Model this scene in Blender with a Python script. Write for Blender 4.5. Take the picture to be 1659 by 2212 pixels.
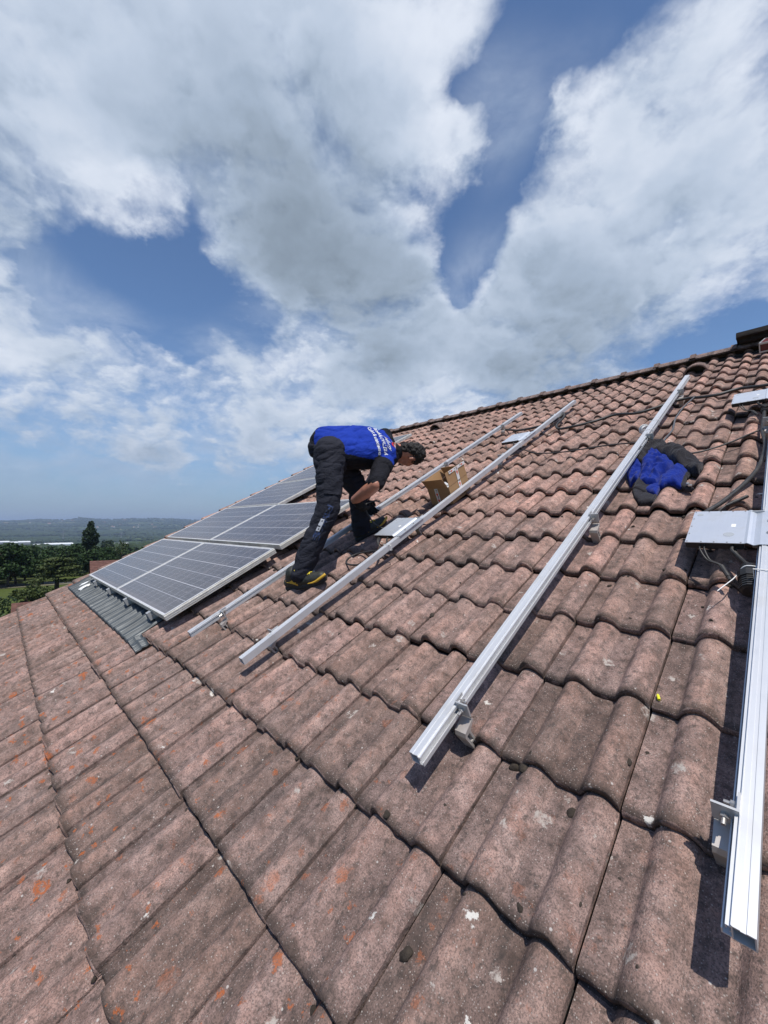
import bpy, bmesh, math, random
import numpy as np
from mathutils import Vector, Matrix, Euler, noise as mnoise
from mathutils.bvhtree import BVHTree
R = math.radians
C = bpy.context.scene.collection
scene = bpy.context.scene
for o in list(bpy.data.objects):
    bpy.data.objects.remove(o)

# ---------------------------------------------------------------- camera
CAMZ = 9.0                      # eye height above the ground by the house
cam = bpy.data.cameras.new('camera')
cam.sensor_fit = 'VERTICAL'; cam.sensor_height = 36.0
cam.lens = 14.04                # phone wide lens
cam.clip_start = 0.05; cam.clip_end = 60000
camo = bpy.data.objects.new('camera', cam); C.objects.link(camo)
_r, _u, _f = Vector((0.9999955, -0.000105, 0.002994)), Vector((-0.002996, -0.034926, 0.999385)), Vector((0, 0.99939, 0.034926))
camo.matrix_world = Matrix(((_r.x, _u.x, -_f.x, 0), (_r.y, _u.y, -_f.y, 0), (_r.z, _u.z, -_f.z, CAMZ), (0, 0, 0, 1)))
scene.camera = camo
scene.view_settings.view_transform = 'Standard'
scene.view_settings.look = 'None'
scene.view_settings.exposure = 0.0
scene.view_settings.gamma = 1.0
scene.cycles.max_bounces = 6
scene.cycles.diffuse_bounces = 3
scene.cycles.volume_bounces = 0
scene.cycles.use_denoising = True

# ---------------------------------------------------------------- sun
SUN = Vector((0.1063, -0.3982, 0.9111)).normalized()
sl = bpy.data.lights.new('sun', 'SUN'); sl.energy = 4.6; sl.angle = R(0.55); sl.color = (1.0, 0.95, 0.88)
so = bpy.data.objects.new('sun', sl); C.objects.link(so)
so.rotation_euler = (-SUN).to_track_quat('-Z', 'Y').to_euler(); so.location = (0, 0, 60)

# ---------------------------------------------------------------- node helper
class NT:
    def __init__(s, tree): s.t = tree; s.n = tree.nodes; s.l = tree.links
    def put(s, sock, v):
        if v is None: return
        if isinstance(v, bpy.types.NodeSocket): s.l.new(v, sock)
        elif hasattr(sock, 'default_value'):
            if hasattr(sock.default_value, '__len__') and not hasattr(v, '__len__'): v = [v] * len(sock.default_value)
            if hasattr(v, '__len__') and len(sock.default_value) == 4 and len(v) == 3: v = (*v, 1)
            sock.default_value = v
    def node(s, typ, **kw):
        nd = s.n.new(typ)
        for k, v in kw.items(): setattr(nd, k, v)
        return nd
    def math(s, op, a, b=None, c=None, clamp=False):
        nd = s.node('ShaderNodeMath', operation=op, use_clamp=clamp)
        s.put(nd.inputs[0], a); s.put(nd.inputs[1], b); s.put(nd.inputs[2], c); return nd.outputs[0]
    def vmath(s, op, a, b=None, scale=None):
        nd = s.node('ShaderNodeVectorMath', operation=op)
        s.put(nd.inputs[0], a); s.put(nd.inputs[1], b)
        if scale is not None: s.put(nd.inputs[3], scale)
        return nd.outputs[1] if op in ('DOT_PRODUCT', 'LENGTH', 'DISTANCE') else nd.outputs[0]
    def noise(s, vec, scale, detail=4, rough=.5, dist=0, out=0):
        nd = s.node('ShaderNodeTexNoise'); s.put(nd.inputs['Vector'], vec)
        for k, v in (('Scale', scale), ('Detail', detail), ('Roughness', rough), ('Distortion', dist)): s.put(nd.inputs[k], v)
        return nd.outputs[out]
    def voro(s, vec, scale, feature='F1', rnd=1.0):
        nd = s.node('ShaderNodeTexVoronoi', feature=feature); s.put(nd.inputs['Vector'], vec); s.put(nd.inputs['Scale'], scale)
        s.put(nd.inputs['Randomness'], rnd); return nd
    def ramp(s, fac, stops, interp='LINEAR'):
        nd = s.node('ShaderNodeValToRGB'); cr = nd.color_ramp; cr.interpolation = interp
        while len(cr.elements) < len(stops): cr.elements.new(0.5)
        for e, (p, c) in zip(cr.elements, stops):
            e.position = p; e.color = (c, c, c, 1) if not hasattr(c, '__len__') else (*c[:3], 1)
        s.put(nd.inputs[0], fac); return nd.outputs[0]
    def step(s, v, a, b, x=0.0, y=1.0, mode='SMOOTHSTEP'):
        nd = s.node('ShaderNodeMapRange', interpolation_type=mode); s.put(nd.inputs[0], v)
        for i, k in enumerate((a, b, x, y)): s.put(nd.inputs[1 + i], k)
        return nd.outputs[0]
    def mix(s, fac, a, b, mode='MIX'):
        nd = s.node('ShaderNodeMix', data_type='RGBA', blend_type=mode)
        s.put(nd.inputs[0], fac); s.put(nd.inputs[6], a); s.put(nd.inputs[7], b); return nd.outputs[2]
    def sep(s, v):
        nd = s.node('ShaderNodeSeparateXYZ'); s.put(nd.inputs[0], v); return nd.outputs
    def comb(s, x, y, z):
        nd = s.node('ShaderNodeCombineXYZ')
        for i, k in enumerate((x, y, z)): s.put(nd.inputs[i], k)
        return nd.outputs[0]
    def bump(s, h, strength=.5, dist=.01, normal=None):
        nd = s.node('ShaderNodeBump'); s.put(nd.inputs['Strength'], strength); s.put(nd.inputs['Distance'], dist); s.put(nd.inputs['Height'], h)
        s.put(nd.inputs['Normal'], normal); return nd.outputs[0]
    def obj(s): return s.node('ShaderNodeTexCoord').outputs['Object']
    def island(s): return s.node('ShaderNodeNewGeometry').outputs['Random Per Island']

def material(name, build=None, color=(.5, .5, .5), rough=.6, metal=0.0, spec=.5):
    m = bpy.data.materials.new(name); m.use_nodes = True
    nt = NT(m.node_tree); b = m.node_tree.nodes['Principled BSDF']
    b.inputs['Base Color'].default_value = (*color, 1); b.inputs['Roughness'].default_value = rough
    b.inputs['Metallic'].default_value = metal; b.inputs['Specular IOR Level'].default_value = spec
    if build: build(nt, b)
    return m
COVER = [(-0.596,0.502,0.627,43.3,0.9),(-0.462,0.561,0.687,56.1,0.9),(-0.277,0.6,0.75,49.2,0.9),(-0.086,0.63,0.772,59.2,1.0),
(-0.507,0.621,0.598,76.8,0.9),(-0.349,0.675,0.65,70.1,0.9),(-0.148,0.721,0.677,40.8,1.0),(0.023,0.685,0.729,117.8,1.0),(0.035,0.609,0.793,216.3,1.0),
(0.12,0.59,0.799,1132.6,0.45),(-0.642,0.605,0.47,155.2,0.8),(-0.437,0.689,0.578,209.6,0.8),(-0.564,0.648,0.512,247.2,0.6),
(-0.03,0.807,0.59,37.7,1.0),(-0.188,0.83,0.526,92.8,0.8),(0.07,0.851,0.52,66.9,1.1),(0.116,0.755,0.645,173.2,0.95),(-0.032,0.889,0.457,59.0,0.9),
(0.099,0.698,0.709,320.1,0.7),(-0.316,0.757,0.571,574.5,0.4),(-0.272,0.732,0.624,150.7,0.7),(0.132,0.615,0.778,2306.1,0.4),
(0.1,0.648,0.755,1281.0,0.5),(0.14,0.695,0.705,1856.0,0.8),(0.156,0.755,0.636,2394.4,0.5),(0.184,0.87,0.458,926.0,0.5),(0.481,0.6,0.639,133.5,0.85),
(0.524,0.537,0.661,417.0,0.8),(0.405,0.653,0.64,184.3,0.75),(0.342,0.635,0.693,933.5,0.5),(0.36,0.722,0.591,142.7,0.75),
(0.292,0.771,0.565,415.3,0.5),(0.502,0.681,0.533,64.8,0.9),(0.581,0.618,0.529,143.9,0.8),(0.349,0.799,0.489,95.2,0.9),(0.502,0.746,0.439,71.5,0.95),
(0.274,0.863,0.424,89.9,0.9),(0.581,0.672,0.46,179.6,0.8),(0.408,0.827,0.387,121.4,0.8),(0.13,0.922,0.364,55.7,0.9),(0.285,0.902,0.325,95.4,0.8),
(-0.099,0.933,0.346,52.2,0.8),(-0.201,0.896,0.396,162.3,0.7),(0.581,0.557,0.594,277.4,0.7),(0.643,0.631,0.433,992.1,0.5),
(0.234,0.653,0.72,1965.9,0.22),(0.201,0.675,0.71,2364.9,0.2),(0.227,0.84,0.493,1018.7,0.2),(-0.644,0.712,0.279,107.1,0.3),
(-0.559,0.752,0.349,333.0,0.2),(-0.474,0.806,0.355,216.5,0.22),(-0.384,0.859,0.338,231.9,0.26),(-0.511,0.824,0.245,115.0,0.24),
(-0.328,0.902,0.28,106.7,0.26),(-0.636,0.745,0.204,130.6,0.28),(-0.293,0.93,0.223,99.5,0.2),(-0.514,0.764,0.391,830.3,0.18),
(-0.433,0.816,0.384,694.0,0.18),(-0.666,0.648,0.37,181.6,0.7),(-0.676,0.725,0.13,169.6,0.1),(-0.315,0.861,0.4,598.1,0.12),
(-0.501,0.728,0.469,184.1,-0.9),(-0.379,0.778,0.502,339.8,-0.8),(-0.305,0.831,0.466,451.9,-0.55),(-0.571,0.709,0.414,695.6,-0.4),
(0.132,0.654,0.745,2428.3,-0.6),(0.146,0.798,0.584,2067.5,-0.35),(0.248,0.59,0.769,176.9,-0.7),(0.241,0.698,0.674,466.7,-0.55),
(0.206,0.757,0.62,590.5,-0.6),(0.173,0.813,0.556,705.4,-0.6),(0.179,0.844,0.506,1309.5,-0.6),(0.344,0.571,0.745,434.5,-0.5),
(0.611,0.71,0.35,332.0,-0.8),(0.557,0.765,0.322,609.7,-0.6),(0.648,0.67,0.362,866.7,-0.6),(-0.272,0.852,0.447,612.7,-0.35),
(-0.361,0.701,0.615,4143.1,-0.3),(-0.353,0.738,0.575,1836.9,-0.4),(0.125,0.819,0.56,2781.4,-0.1)]
SHADE = [(-0.12,0.764,0.634,52.6,0.55),(-0.011,0.885,0.465,46.4,0.9),(-0.228,0.701,0.676,93.0,0.5),(0.067,0.824,0.563,468.5,0.2),
(-0.543,0.64,0.544,211.9,0.45),(-0.603,0.66,0.449,291.9,0.6),(-0.392,0.611,0.688,129.2,0.25),(0.394,0.796,0.458,157.4,0.45),
(0.477,0.813,0.332,110.5,0.6),(0.328,0.875,0.357,103.7,0.5),(0.285,0.902,0.325,137.1,0.35),(-0.011,0.93,0.367,338.8,0.3),
(0.486,0.721,0.494,172.6,0.25),(-0.653,0.724,0.223,140.4,0.4),(-0.217,0.788,0.576,149.5,0.35),(0.53,0.617,0.582,253.3,0.25),
(0.563,0.735,0.379,379.6,0.3),(0.594,0.633,0.496,349.1,0.3),(-0.495,0.859,0.135,985.6,0.35),(-0.365,0.924,0.113,1429.4,0.3),
(-0.067,0.6,0.797,261.1,0.15),(-0.491,0.639,0.592,489.3,-0.6),(-0.435,0.686,0.584,410.6,-0.5),(-0.349,0.73,0.587,914.4,-0.5),
(0.114,0.746,0.656,447.7,-0.6),(0.105,0.685,0.721,766.5,-0.5),(0.108,0.605,0.789,776.1,-0.5),(0.013,0.609,0.793,303.4,-0.35),
(0.147,0.83,0.537,461.2,-0.5),(-0.201,0.896,0.396,271.0,-0.5),(0.132,0.943,0.305,147.3,-0.45),(0.349,0.649,0.676,883.2,-0.4),
(0.393,0.703,0.593,531.6,-0.35),(0.487,0.628,0.607,429.3,-0.2),(0.334,0.665,0.668,829.5,-0.3),(0.064,0.787,0.614,529.8,-0.4),
(-0.495,0.848,0.188,1010.7,-0.5),(0.592,0.687,0.421,238.8,-0.25),(0.512,0.552,0.658,472.8,-0.3),(-0.656,0.697,0.29,751.4,-0.4)]
PUFF = [(-0.493,0.853,0.172,903.4,1.6),(-0.462,0.872,0.162,1678.6,1.0),(-0.526,0.836,0.158,2180.1,0.9),(-0.364,0.921,0.136,1917.3,1.4),
(-0.536,0.757,0.374,1342.7,0.5),(-0.472,0.801,0.367,730.5,0.5),(-0.644,0.712,0.279,518.6,0.5),(-0.608,0.685,0.4,1108.8,0.3),
(-0.291,0.922,0.254,347.3,0.3)]
VEIL = [(-0.603,0.757,0.252,28.5,0.9),(-0.387,0.868,0.31,27.9,0.9),(-0.198,0.939,0.281,28.5,0.7),(-0.699,0.637,0.325,48.2,0.9),
(0.198,0.663,0.722,245.7,1.0),(0.225,0.831,0.508,136.7,0.9),(0.329,0.596,0.732,483.8,0.5),(-0.432,0.758,0.489,66.2,-1.2),
(0.572,0.749,0.333,92.6,0.3)]

# ---------------------------------------------------------------- sky and clouds
world = bpy.data.worlds.new('World'); scene.world = world; world.use_nodes = True
def build_world():
    t = world.node_tree; t.nodes.clear(); nt = NT(t)
    sky = nt.node('ShaderNodeTexSky', sky_type='NISHITA'); sky.sun_disc = False
    sky.sun_elevation = math.asin(SUN.z); sky.sun_rotation = math.atan2(SUN.x, SUN.y)
    sky.altitude = 300; sky.air_density = 1.0; sky.dust_density = 0.6; sky.ozone_density = 2.0
    d = nt.vmath('NORMALIZE', nt.node('ShaderNodeTexCoord').outputs['Generated'])
    z = nt.math('MAXIMUM', nt.sep(d)[2], 0.0)
    q = nt.vmath('SCALE', d, scale=nt.math('DIVIDE', 1.0, nt.math('ADD', z, 0.50)))
    w1 = nt.vmath('SUBTRACT', nt.noise(q, 2.4, 3, .55, out=1), (.5, .5, .5))
    w2 = nt.vmath('SUBTRACT', nt.noise(q, 9.0, 6, .6, out=1), (.5, .5, .5))
    dw = nt.vmath('NORMALIZE', nt.vmath('ADD', d, nt.vmath('ADD', nt.vmath('SCALE', w1, scale=.13), nt.vmath('SCALE', w2, scale=.085))))
    dp = nt.vmath('NORMALIZE', nt.vmath('ADD', d, nt.vmath('SCALE', w2, scale=.035)))
    def field(lst, dw=dw):
        acc = None
        for x, y, zz, k, w in lst:
            e = nt.math('EXPONENT', nt.math('MULTIPLY_ADD', nt.vmath('DOT_PRODUCT', dw, (x, y, zz)), k, -k))
            acc = nt.math('MULTIPLY_ADD', e, w, acc if acc is not None else 0.0)
        return acc
    pos = field([c for c in COVER if c[4] > 0]); neg = field([c for c in COVER if c[4] < 0])
    pos = nt.math('ADD', pos, field(PUFF, dp))
    cov = nt.math('ADD', nt.math('SUBTRACT', 1.0, nt.math('EXPONENT', nt.math('MULTIPLY', pos, -1.5))), nt.math('MULTIPLY', neg, 1.15)); shd = field(SHADE)
    # billows: layered noise, plus rounded cells for the cauliflower look
    def body(v, det):
        n = nt.noise(v, 4.2, det, .58, .3); vr = nt.node('ShaderNodeTexVoronoi', feature='SMOOTH_F1'); nt.put(vr.inputs['Vector'], nt.vmath('ADD', v, nt.vmath('SCALE', w2, scale=.22)))
        vr.inputs['Scale'].default_value = 7.5; vr.inputs['Detail'].default_value = 2.0; vr.inputs['Roughness'].default_value = .5; vr.inputs['Smoothness'].default_value = .45
        return nt.math('ADD', n, nt.math('MULTIPLY', nt.math('SUBTRACT', .42, vr.outputs['Distance']), .34))
    n1 = body(q, 9)
    sq = (SUN / (SUN.z + .5)); off = (Vector((sq.x, sq.y, 0)) - Vector((0, 1.0, 0))).normalized() * .035
    n2 = body(nt.vmath('ADD', q, tuple(off)), 4)
    dens = nt.math('ADD', cov, nt.math('MULTIPLY', nt.math('SUBTRACT', n1, .455), 1.75))
    alpha = nt.step(dens, .04, .78)
    thick = nt.step(dens, .5, 1.25)
    lit = nt.math('MULTIPLY', nt.math('SUBTRACT', n1, n2), 1.55)
    g = nt.math('ADD', nt.math('MULTIPLY', shd, .60), nt.math('MULTIPLY', thick, .16))
    g = nt.math('SUBTRACT', g, nt.math('MULTIPLY', lit, nt.math('MULTIPLY_ADD', thick, -.55, 1.0)))
    g = nt.math('ADD', g, nt.math('MULTIPLY', nt.math('SUBTRACT', nt.noise(q, 2.2, 5, .55), .5), .8))
    g = nt.step(g, -.62, 1.62)
    col = nt.ramp(g, [(.05, (.80, .86, .97)), (.30, (.56, .65, .79)), (.50, (.41, .50, .63)), (.75, (.29, .36, .45)), (.97, (.21, .26, .325))])
    veil = nt.math('MULTIPLY', nt.step(field(VEIL, dp), .2, 1.0), nt.step(nt.noise(q, 3.2, 9, .6, .6), .34, .68, .04, .66))
    col = nt.mix(nt.math('MULTIPLY', veil, nt.math('SUBTRACT', 1.0, alpha)), col, (.44, .55, .74))
    alpha = nt.math('MAXIMUM', alpha, veil)
    # towards the horizon clouds and sky sink into pale blue-grey air
    low = nt.step(z, .0, .30, 1.0, 0.0)
    col = nt.mix(nt.math('MULTIPLY', low, .45), col, (.27, .35, .48))
    alpha = nt.math('MULTIPLY', alpha, nt.step(z, .0, .16, .35, 1.0))
    skyc = nt.mix(1.0, sky.outputs[0], (.78, .92, 1.06), 'MULTIPLY')
    skyc = nt.mix(nt.math('MULTIPLY', nt.step(z, -.02, .26, 1.0, 0.0), .72), skyc, tuple(c / SKY_STRENGTH for c in (.205, .285, .425)))
    b1 = nt.node('ShaderNodeBackground'); nt.put(b1.inputs[0], skyc); b1.inputs[1].default_value = SKY_STRENGTH
    b2 = nt.node('ShaderNodeBackground'); nt.put(b2.inputs[0], col); b2.inputs[1].default_value = 0.95
    mx = nt.node('ShaderNodeMixShader'); nt.put(mx.inputs[0], alpha); nt.l.new(b1.outputs[0], mx.inputs[1]); nt.l.new(b2.outputs[0], mx.inputs[2])
    out = nt.node('ShaderNodeOutputWorld'); nt.l.new(mx.outputs[0], out.inputs[0])
SKY_STRENGTH = 0.125
build_world()
world.cycles.sampling_method = 'NONE'

# ---------------------------------------------------------------- roof frame: x up the slope, y along the ridge away from the eye, z off the tiles
AX = Vector((-0.694722, 0.719278, 0)); SX = Vector((0.638007, 0.616226, 0.461749)); NX = Vector((-0.332126, -0.320787, 0.887011))
EYE = 1.13                       # eye above the tiles
RM = Matrix((SX, AX, NX)).transposed()
def W(u, v, z=0.0): return Vector((0, 0, CAMZ)) + AX * u + SX * v + NX * (z - EYE)
UPL = RM.transposed() @ Vector((0, 0, 1))      # true up in roof axes (x, y, z)

def mesh(name, verts, faces, mats=(), mi=None, smooth=False):
    me = bpy.data.meshes.new(name)
    me.from_pydata([tuple(v) for v in verts], [], [tuple(f) for f in faces])
    for m in mats: me.materials.append(m)
    if mi is not None: me.polygons.foreach_set('material_index', np.asarray(mi, dtype=np.int32))
    if smooth: me.polygons.foreach_set('use_smooth', np.ones(len(me.polygons), dtype=bool))
    me.update(); return me
def put(name, me, parent=None, loc=None, rot=None):
    o = bpy.data.objects.new(name, me); C.objects.link(o)
    if parent is not None: o.parent = parent
    if loc is not None: o.location = loc
    if rot is not None: o.rotation_euler = rot
    return o
def tag(o, label=None, cat=None, group=None, kind=None):
    if label: o['label'] = label
    if cat: o['category'] = cat
    if group: o['group'] = group
    if kind: o['kind'] = kind
    return o
def on_roof(o, u, v, z=0.0, turn=0.0):
    o.location = W(u, v, z)
    o.rotation_euler = (RM @ Matrix.Rotation(turn, 3, 'Z')).to_euler(); return o
def thing(name, label, cat, group=None): return tag(bpy.data.objects.new(name, None), label, cat, group)
def link(o): C.objects.link(o); o.empty_display_size = .1; return o
def rthing(name, u, v, z, label, cat, group=None, turn=0.0): return on_roof(link(thing(name, label, cat, group)), u, v, z, turn)
def dup(o, parent=None):
    c = o.copy(); C.objects.link(c)
    if parent is not None: c.parent = parent
    for ch in list(o.children): dup(ch, c)
    return c

class MB:
    """collects simple shapes into one mesh"""
    def __init__(s): s.v = []; s.f = []; s.m = []; s.mi = 0
    def add(s, vs, fs):
        b = len(s.v); s.v += [tuple(p) for p in vs]; s.f += [tuple(i + b for i in f) for f in fs]; s.m += [s.mi] * len(fs); return s
    def box(s, x0, x1, y0, y1, z0, z1, M=None):
        vs = [Vector((x, y, z)) for z in (z0, z1) for y in (y0, y1) for x in (x0, x1)]
        if M is not None: vs = [M @ p for p in vs]
        return s.add(vs, [(0, 2, 3, 1), (4, 5, 7, 6), (0, 1, 5, 4), (2, 6, 7, 3), (0, 4, 6, 2), (1, 3, 7, 5)])
    def prism(s, poly, x0, x1, M=None, axis='x'):
        n = len(poly); vs = []
        for x in (x0, x1):
            for a, b in poly:
                p = Vector((x, a, b)) if axis == 'x' else (Vector((a, x, b)) if axis == 'y' else Vector((a, b, x)))
                vs.append(M @ p if M is not None else p)
        fs = [tuple(range(n))[::-1], tuple(range(n, 2 * n))] + [(i, (i + 1) % n, n + (i + 1) % n, n + i) for i in range(n)]
        return s.add(vs, fs)
    def cyl(s, p0, p1, r0, r1=None, n=12, cap=True):
        r1 = r0 if r1 is None else r1; p0 = Vector(p0); p1 = Vector(p1); d = (p1 - p0).normalized()
        a = d.orthogonal().normalized(); b = d.cross(a); vs = []
        for p, r in ((p0, r0), (p1, r1)):
            for i in range(n): t = 2 * math.pi * i / n; vs.append(p + (a * math.cos(t) + b * math.sin(t)) * r)
        fs = [(i, (i + 1) % n, n + (i + 1) % n, n + i) for i in range(n)]
        if cap: fs += [tuple(range(n))[::-1], tuple(range(n, 2 * n))]
        return s.add(vs, fs)
    def tube(s, pts, r, n=8):
        pts = [Vector(p) for p in pts]; rs = r if hasattr(r, '__len__') else [r] * len(pts); vs = []; a = None
        for i, p in enumerate(pts):
            d = (pts[min(i + 1, len(pts) - 1)] - pts[max(i - 1, 0)]).normalized()
            a = d.orthogonal().normalized() if a is None else (a - d * a.dot(d)).normalized()
            b = d.cross(a)
            for k in range(n): t = 2 * math.pi * k / n; vs.append(p + (a * math.cos(t) + b * math.sin(t)) * rs[i])
        fs = [(i * n + k, i * n + (k + 1) % n, (i + 1) * n + (k + 1) % n, (i + 1) * n + k) for i in range(len(pts) - 1) for k in range(n)]
        L = (len(pts) - 1) * n; fs += [tuple(range(n))[::-1], tuple(range(L, L + n))]
        return s.add(vs, fs)
    def ball(s, c, r, sub=1, jit=0, rng=None, M=None):
        bm = bmesh.new(); bmesh.ops.create_icosphere(bm, subdivisions=sub, radius=1.0)
        r = r if hasattr(r, '__len__') else (r, r, r); vs = []
        for p in bm.verts:
            k = 1 + (rng.uniform(-jit, jit) if jit else 0); q = Vector((p.co.x * r[0] * k, p.co.y * r[1] * k, p.co.z * r[2] * k))
            if M is not None: q = M @ q
            vs.append(q + Vector(c))
        fs = [[q.index for q in f.verts] for f in bm.faces]; bm.free(); return s.add(vs, fs)
    def me(s, name, mats, smooth=False): return mesh(name, s.v, s.f, mats, s.m, smooth)
def spline(pts, n=10):
    """Catmull-Rom through the points"""
    P = [Vector(p) for p in pts]; P = [P[0] * 2 - P[1]] + P + [P[-1] * 2 - P[-2]]; out = []
    for i in range(1, len(P) - 2):
        for k in range(n):
            t = k / n; a, b, c, d = P[i - 1:i + 3]
            out.append(.5 * ((2 * b) + (c - a) * t + (2 * a - 5 * b + 4 * c - d) * t * t + (3 * b - a - 3 * c + d) * t ** 3))
    return out + [P[-2]]

# ---------------------------------------------------------------- the house and its tiled roof
TW, TG, TV0, TU0 = 0.3255, 0.3392, -0.006, 1.62     # cover width, gauge, a course edge, a side seam
VR, UV_ = 6.88, 7.5                                  # ridge, far verge
ROLL = 0.043
def tile_z(u):
    """height of the two-roll tile profile; u along the ridge"""
    x = ((TU0 - u) / (TW / 2)) % 1.0
    s = np.clip((x - .41) / .59, 0, 1)
    return ROLL * (1 - np.abs(2 * s ** .84 - 1) ** 2.15) + .002 * np.cos(x * 2 * np.pi)
def tile_mat(nt, b):
    co = nt.obj(); isl = nt.island(); x, y, z = nt.sep(co)
    big = nt.noise(co, 1.1, 3, .5); mid = nt.noise(co, 8, 7, .62); fine = nt.noise(co, 55, 6, .65); grain = nt.noise(co, 260, 3, .7)
    streak = nt.noise(nt.vmath('MULTIPLY', co, (2.0, 14, 6)), 1.6, 5, .6)
    base = nt.ramp(mid, [(.25, (.215, .166, .150)), (.42, (.335, .256, .232)), (.58, (.44, .338, .308)), (.8, (.54, .44, .405))])
    mott = nt.noise(co, 27, 5, .6, .4); base = nt.mix(1.0, base, nt.ramp(mott, [(.30, (.50, .49, .48)), (.46, (.86, .85, .85)), (.58, (1.06, 1.05, 1.05)), (.72, (1.34, 1.30, 1.28))]), 'MULTIPLY')
    warm = nt.mix(1.0, base, (1.14, .98, .88), 'MULTIPLY'); grey = nt.mix(1.0, base, (.58, .60, .60), 'MULTIPLY')
    # newer and cleaner towards the ridge on the right, greyer and more overgrown low down and to the left
    age = nt.math('ADD', nt.step(x, 3.6, .1, 0.0, .62), nt.math('MULTIPLY', nt.math('SUBTRACT', big, .5), 1.2))
    age = nt.math('ADD', age, nt.math('MULTIPLY', nt.math('SUBTRACT', isl, .5), .35), clamp=True)
    col = nt.mix(age, warm, grey)
    tint = nt.ramp(isl, [(0, (.70, .68, .67)), (.3, (.90, .87, .86)), (.6, (1.04, 1.0, 1.0)), (.85, (1.16, 1.06, 1.04)), (1, (1.30, 1.17, 1.15))])
    col = nt.mix(1.0, col, tint, 'MULTIPLY')
    col = nt.mix(nt.math('MULTIPLY', nt.step(streak, .50, .72), .55), col, (.085, .068, .058))
    col = nt.mix(nt.math('MULTIPLY', nt.step(fine, .50, .68), .70), col, (.070, .058, .052))
    col = nt.mix(nt.math('MULTIPLY', nt.step(grain, .36, .56, 1.0, 0.0), .66), col, (.075, .06, .052))
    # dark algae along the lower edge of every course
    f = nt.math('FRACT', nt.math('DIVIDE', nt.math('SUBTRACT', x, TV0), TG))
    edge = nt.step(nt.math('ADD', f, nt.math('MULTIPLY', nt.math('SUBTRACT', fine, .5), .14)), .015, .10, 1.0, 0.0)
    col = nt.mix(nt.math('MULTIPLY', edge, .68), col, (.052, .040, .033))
    # grime lies in the flat pans, the rolls are washed clean
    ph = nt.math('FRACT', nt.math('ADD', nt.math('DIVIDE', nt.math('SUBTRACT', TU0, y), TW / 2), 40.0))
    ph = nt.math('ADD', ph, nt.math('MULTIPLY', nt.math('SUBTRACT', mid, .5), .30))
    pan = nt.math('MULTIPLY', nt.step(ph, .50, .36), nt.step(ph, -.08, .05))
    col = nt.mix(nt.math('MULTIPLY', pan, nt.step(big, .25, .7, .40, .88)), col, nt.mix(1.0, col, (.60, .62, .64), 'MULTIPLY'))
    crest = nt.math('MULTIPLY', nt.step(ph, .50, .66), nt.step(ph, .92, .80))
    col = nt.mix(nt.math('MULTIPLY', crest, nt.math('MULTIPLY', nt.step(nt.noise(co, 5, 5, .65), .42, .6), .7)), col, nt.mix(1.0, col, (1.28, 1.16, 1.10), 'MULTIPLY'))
    # pale stone specks in the concrete
    for sc, th, keep, c, am in ((95, .18, .62, (.46, .41, .37), .75), (190, .26, .45, (.42, .37, .34), .55), (60, .11, .62, (.44, .40, .36), .6), (31, .12, .82, (.55, .51, .47), .7)):
        v = nt.voro(co, sc); m = nt.math('MULTIPLY', nt.step(v.outputs['Distance'], th, th * .6), nt.math('GREATER_THAN', nt.sep(v.outputs['Color'])[0], keep))
        col = nt.mix(nt.math('MULTIPLY', m, am), col, c)
    # blotches of pale lichen, white droppings, orange lichen
    wob = nt.vmath('ADD', co, nt.vmath('SCALE', nt.vmath('SUBTRACT', nt.noise(co, 34, 6, .72, out=1), (.5, .5, .5)), scale=.075))
    def blobs(sc, rad, keep, off):
        v = nt.voro(nt.vmath('ADD', wob, off), sc); c = nt.sep(v.outputs['Color'])
        rr = nt.math('MULTIPLY', rad, nt.math('ADD', .35, c[1]))
        return nt.math('MULTIPLY', nt.step(nt.math('DIVIDE', v.outputs['Distance'], rr), 1.0, .72), nt.math('GREATER_THAN', c[0], keep))
    col = nt.mix(nt.math('MULTIPLY', blobs(12, .24, .74, (3, 1, 0)), nt.step(fine, .38, .58)), col, (.42, .37, .33))
    col = nt.mix(nt.math('MULTIPLY', blobs(7.5, .095, .60, (7, 2, 0)), .9), col, (.66, .63, .58))
    low = nt.math('ADD', nt.math('MULTIPLY', nt.step(x, 1.0, -.1), nt.step(y, .25, 1.1, .25, 1.0)), .03, clamp=True)
    zone = nt.math('MULTIPLY', low, nt.step(nt.noise(co, 2.1, 3, .5), .36, .52))
    orange = nt.math('MULTIPLY', nt.math('MAXIMUM', blobs(8.5, .21, .48, (1, 5, 0)), nt.math('MAXIMUM', blobs(15, .22, .50, (4, 8, 0)), blobs(26, .24, .55, (2, 9, 0)))), nt.math('MULTIPLY', zone, nt.math('MULTIPLY', nt.step(grain, .36, .5), nt.step(fine, .36, .47))))
    col = nt.mix(nt.math('MULTIPLY', orange, .92), col, nt.mix(fine, (.44, .105, .018), (.34, .11, .045)))
    nt.put(b.inputs['Base Color'], col)
    b.inputs['Roughness'].default_value = .88; b.inputs['Specular IOR Level'].default_value = .25
    h = nt.math('ADD', nt.math('MULTIPLY', grain, .55), nt.math('ADD', nt.math('MULTIPLY', fine, .9), nt.math('MULTIPLY', nt.noise(co, 18, 5, .6), 1.0)))
    nt.put(b.inputs['Normal'], nt.bump(h, .9, .006))
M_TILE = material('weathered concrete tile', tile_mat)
M_UNDER = material('dark felt', color=(.03, .026, .024), rough=.9)
M_WALL = material('pale render', lambda nt, b: nt.put(b.inputs['Base Color'], nt.ramp(nt.noise(nt.obj(), 3, 6, .6), [(.3, (.42, .38, .32)), (.7, (.55, .50, .43))])), rough=.9)
M_WOOD = material('brown fascia wood', color=(.09, .06, .045), rough=.7)

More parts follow.
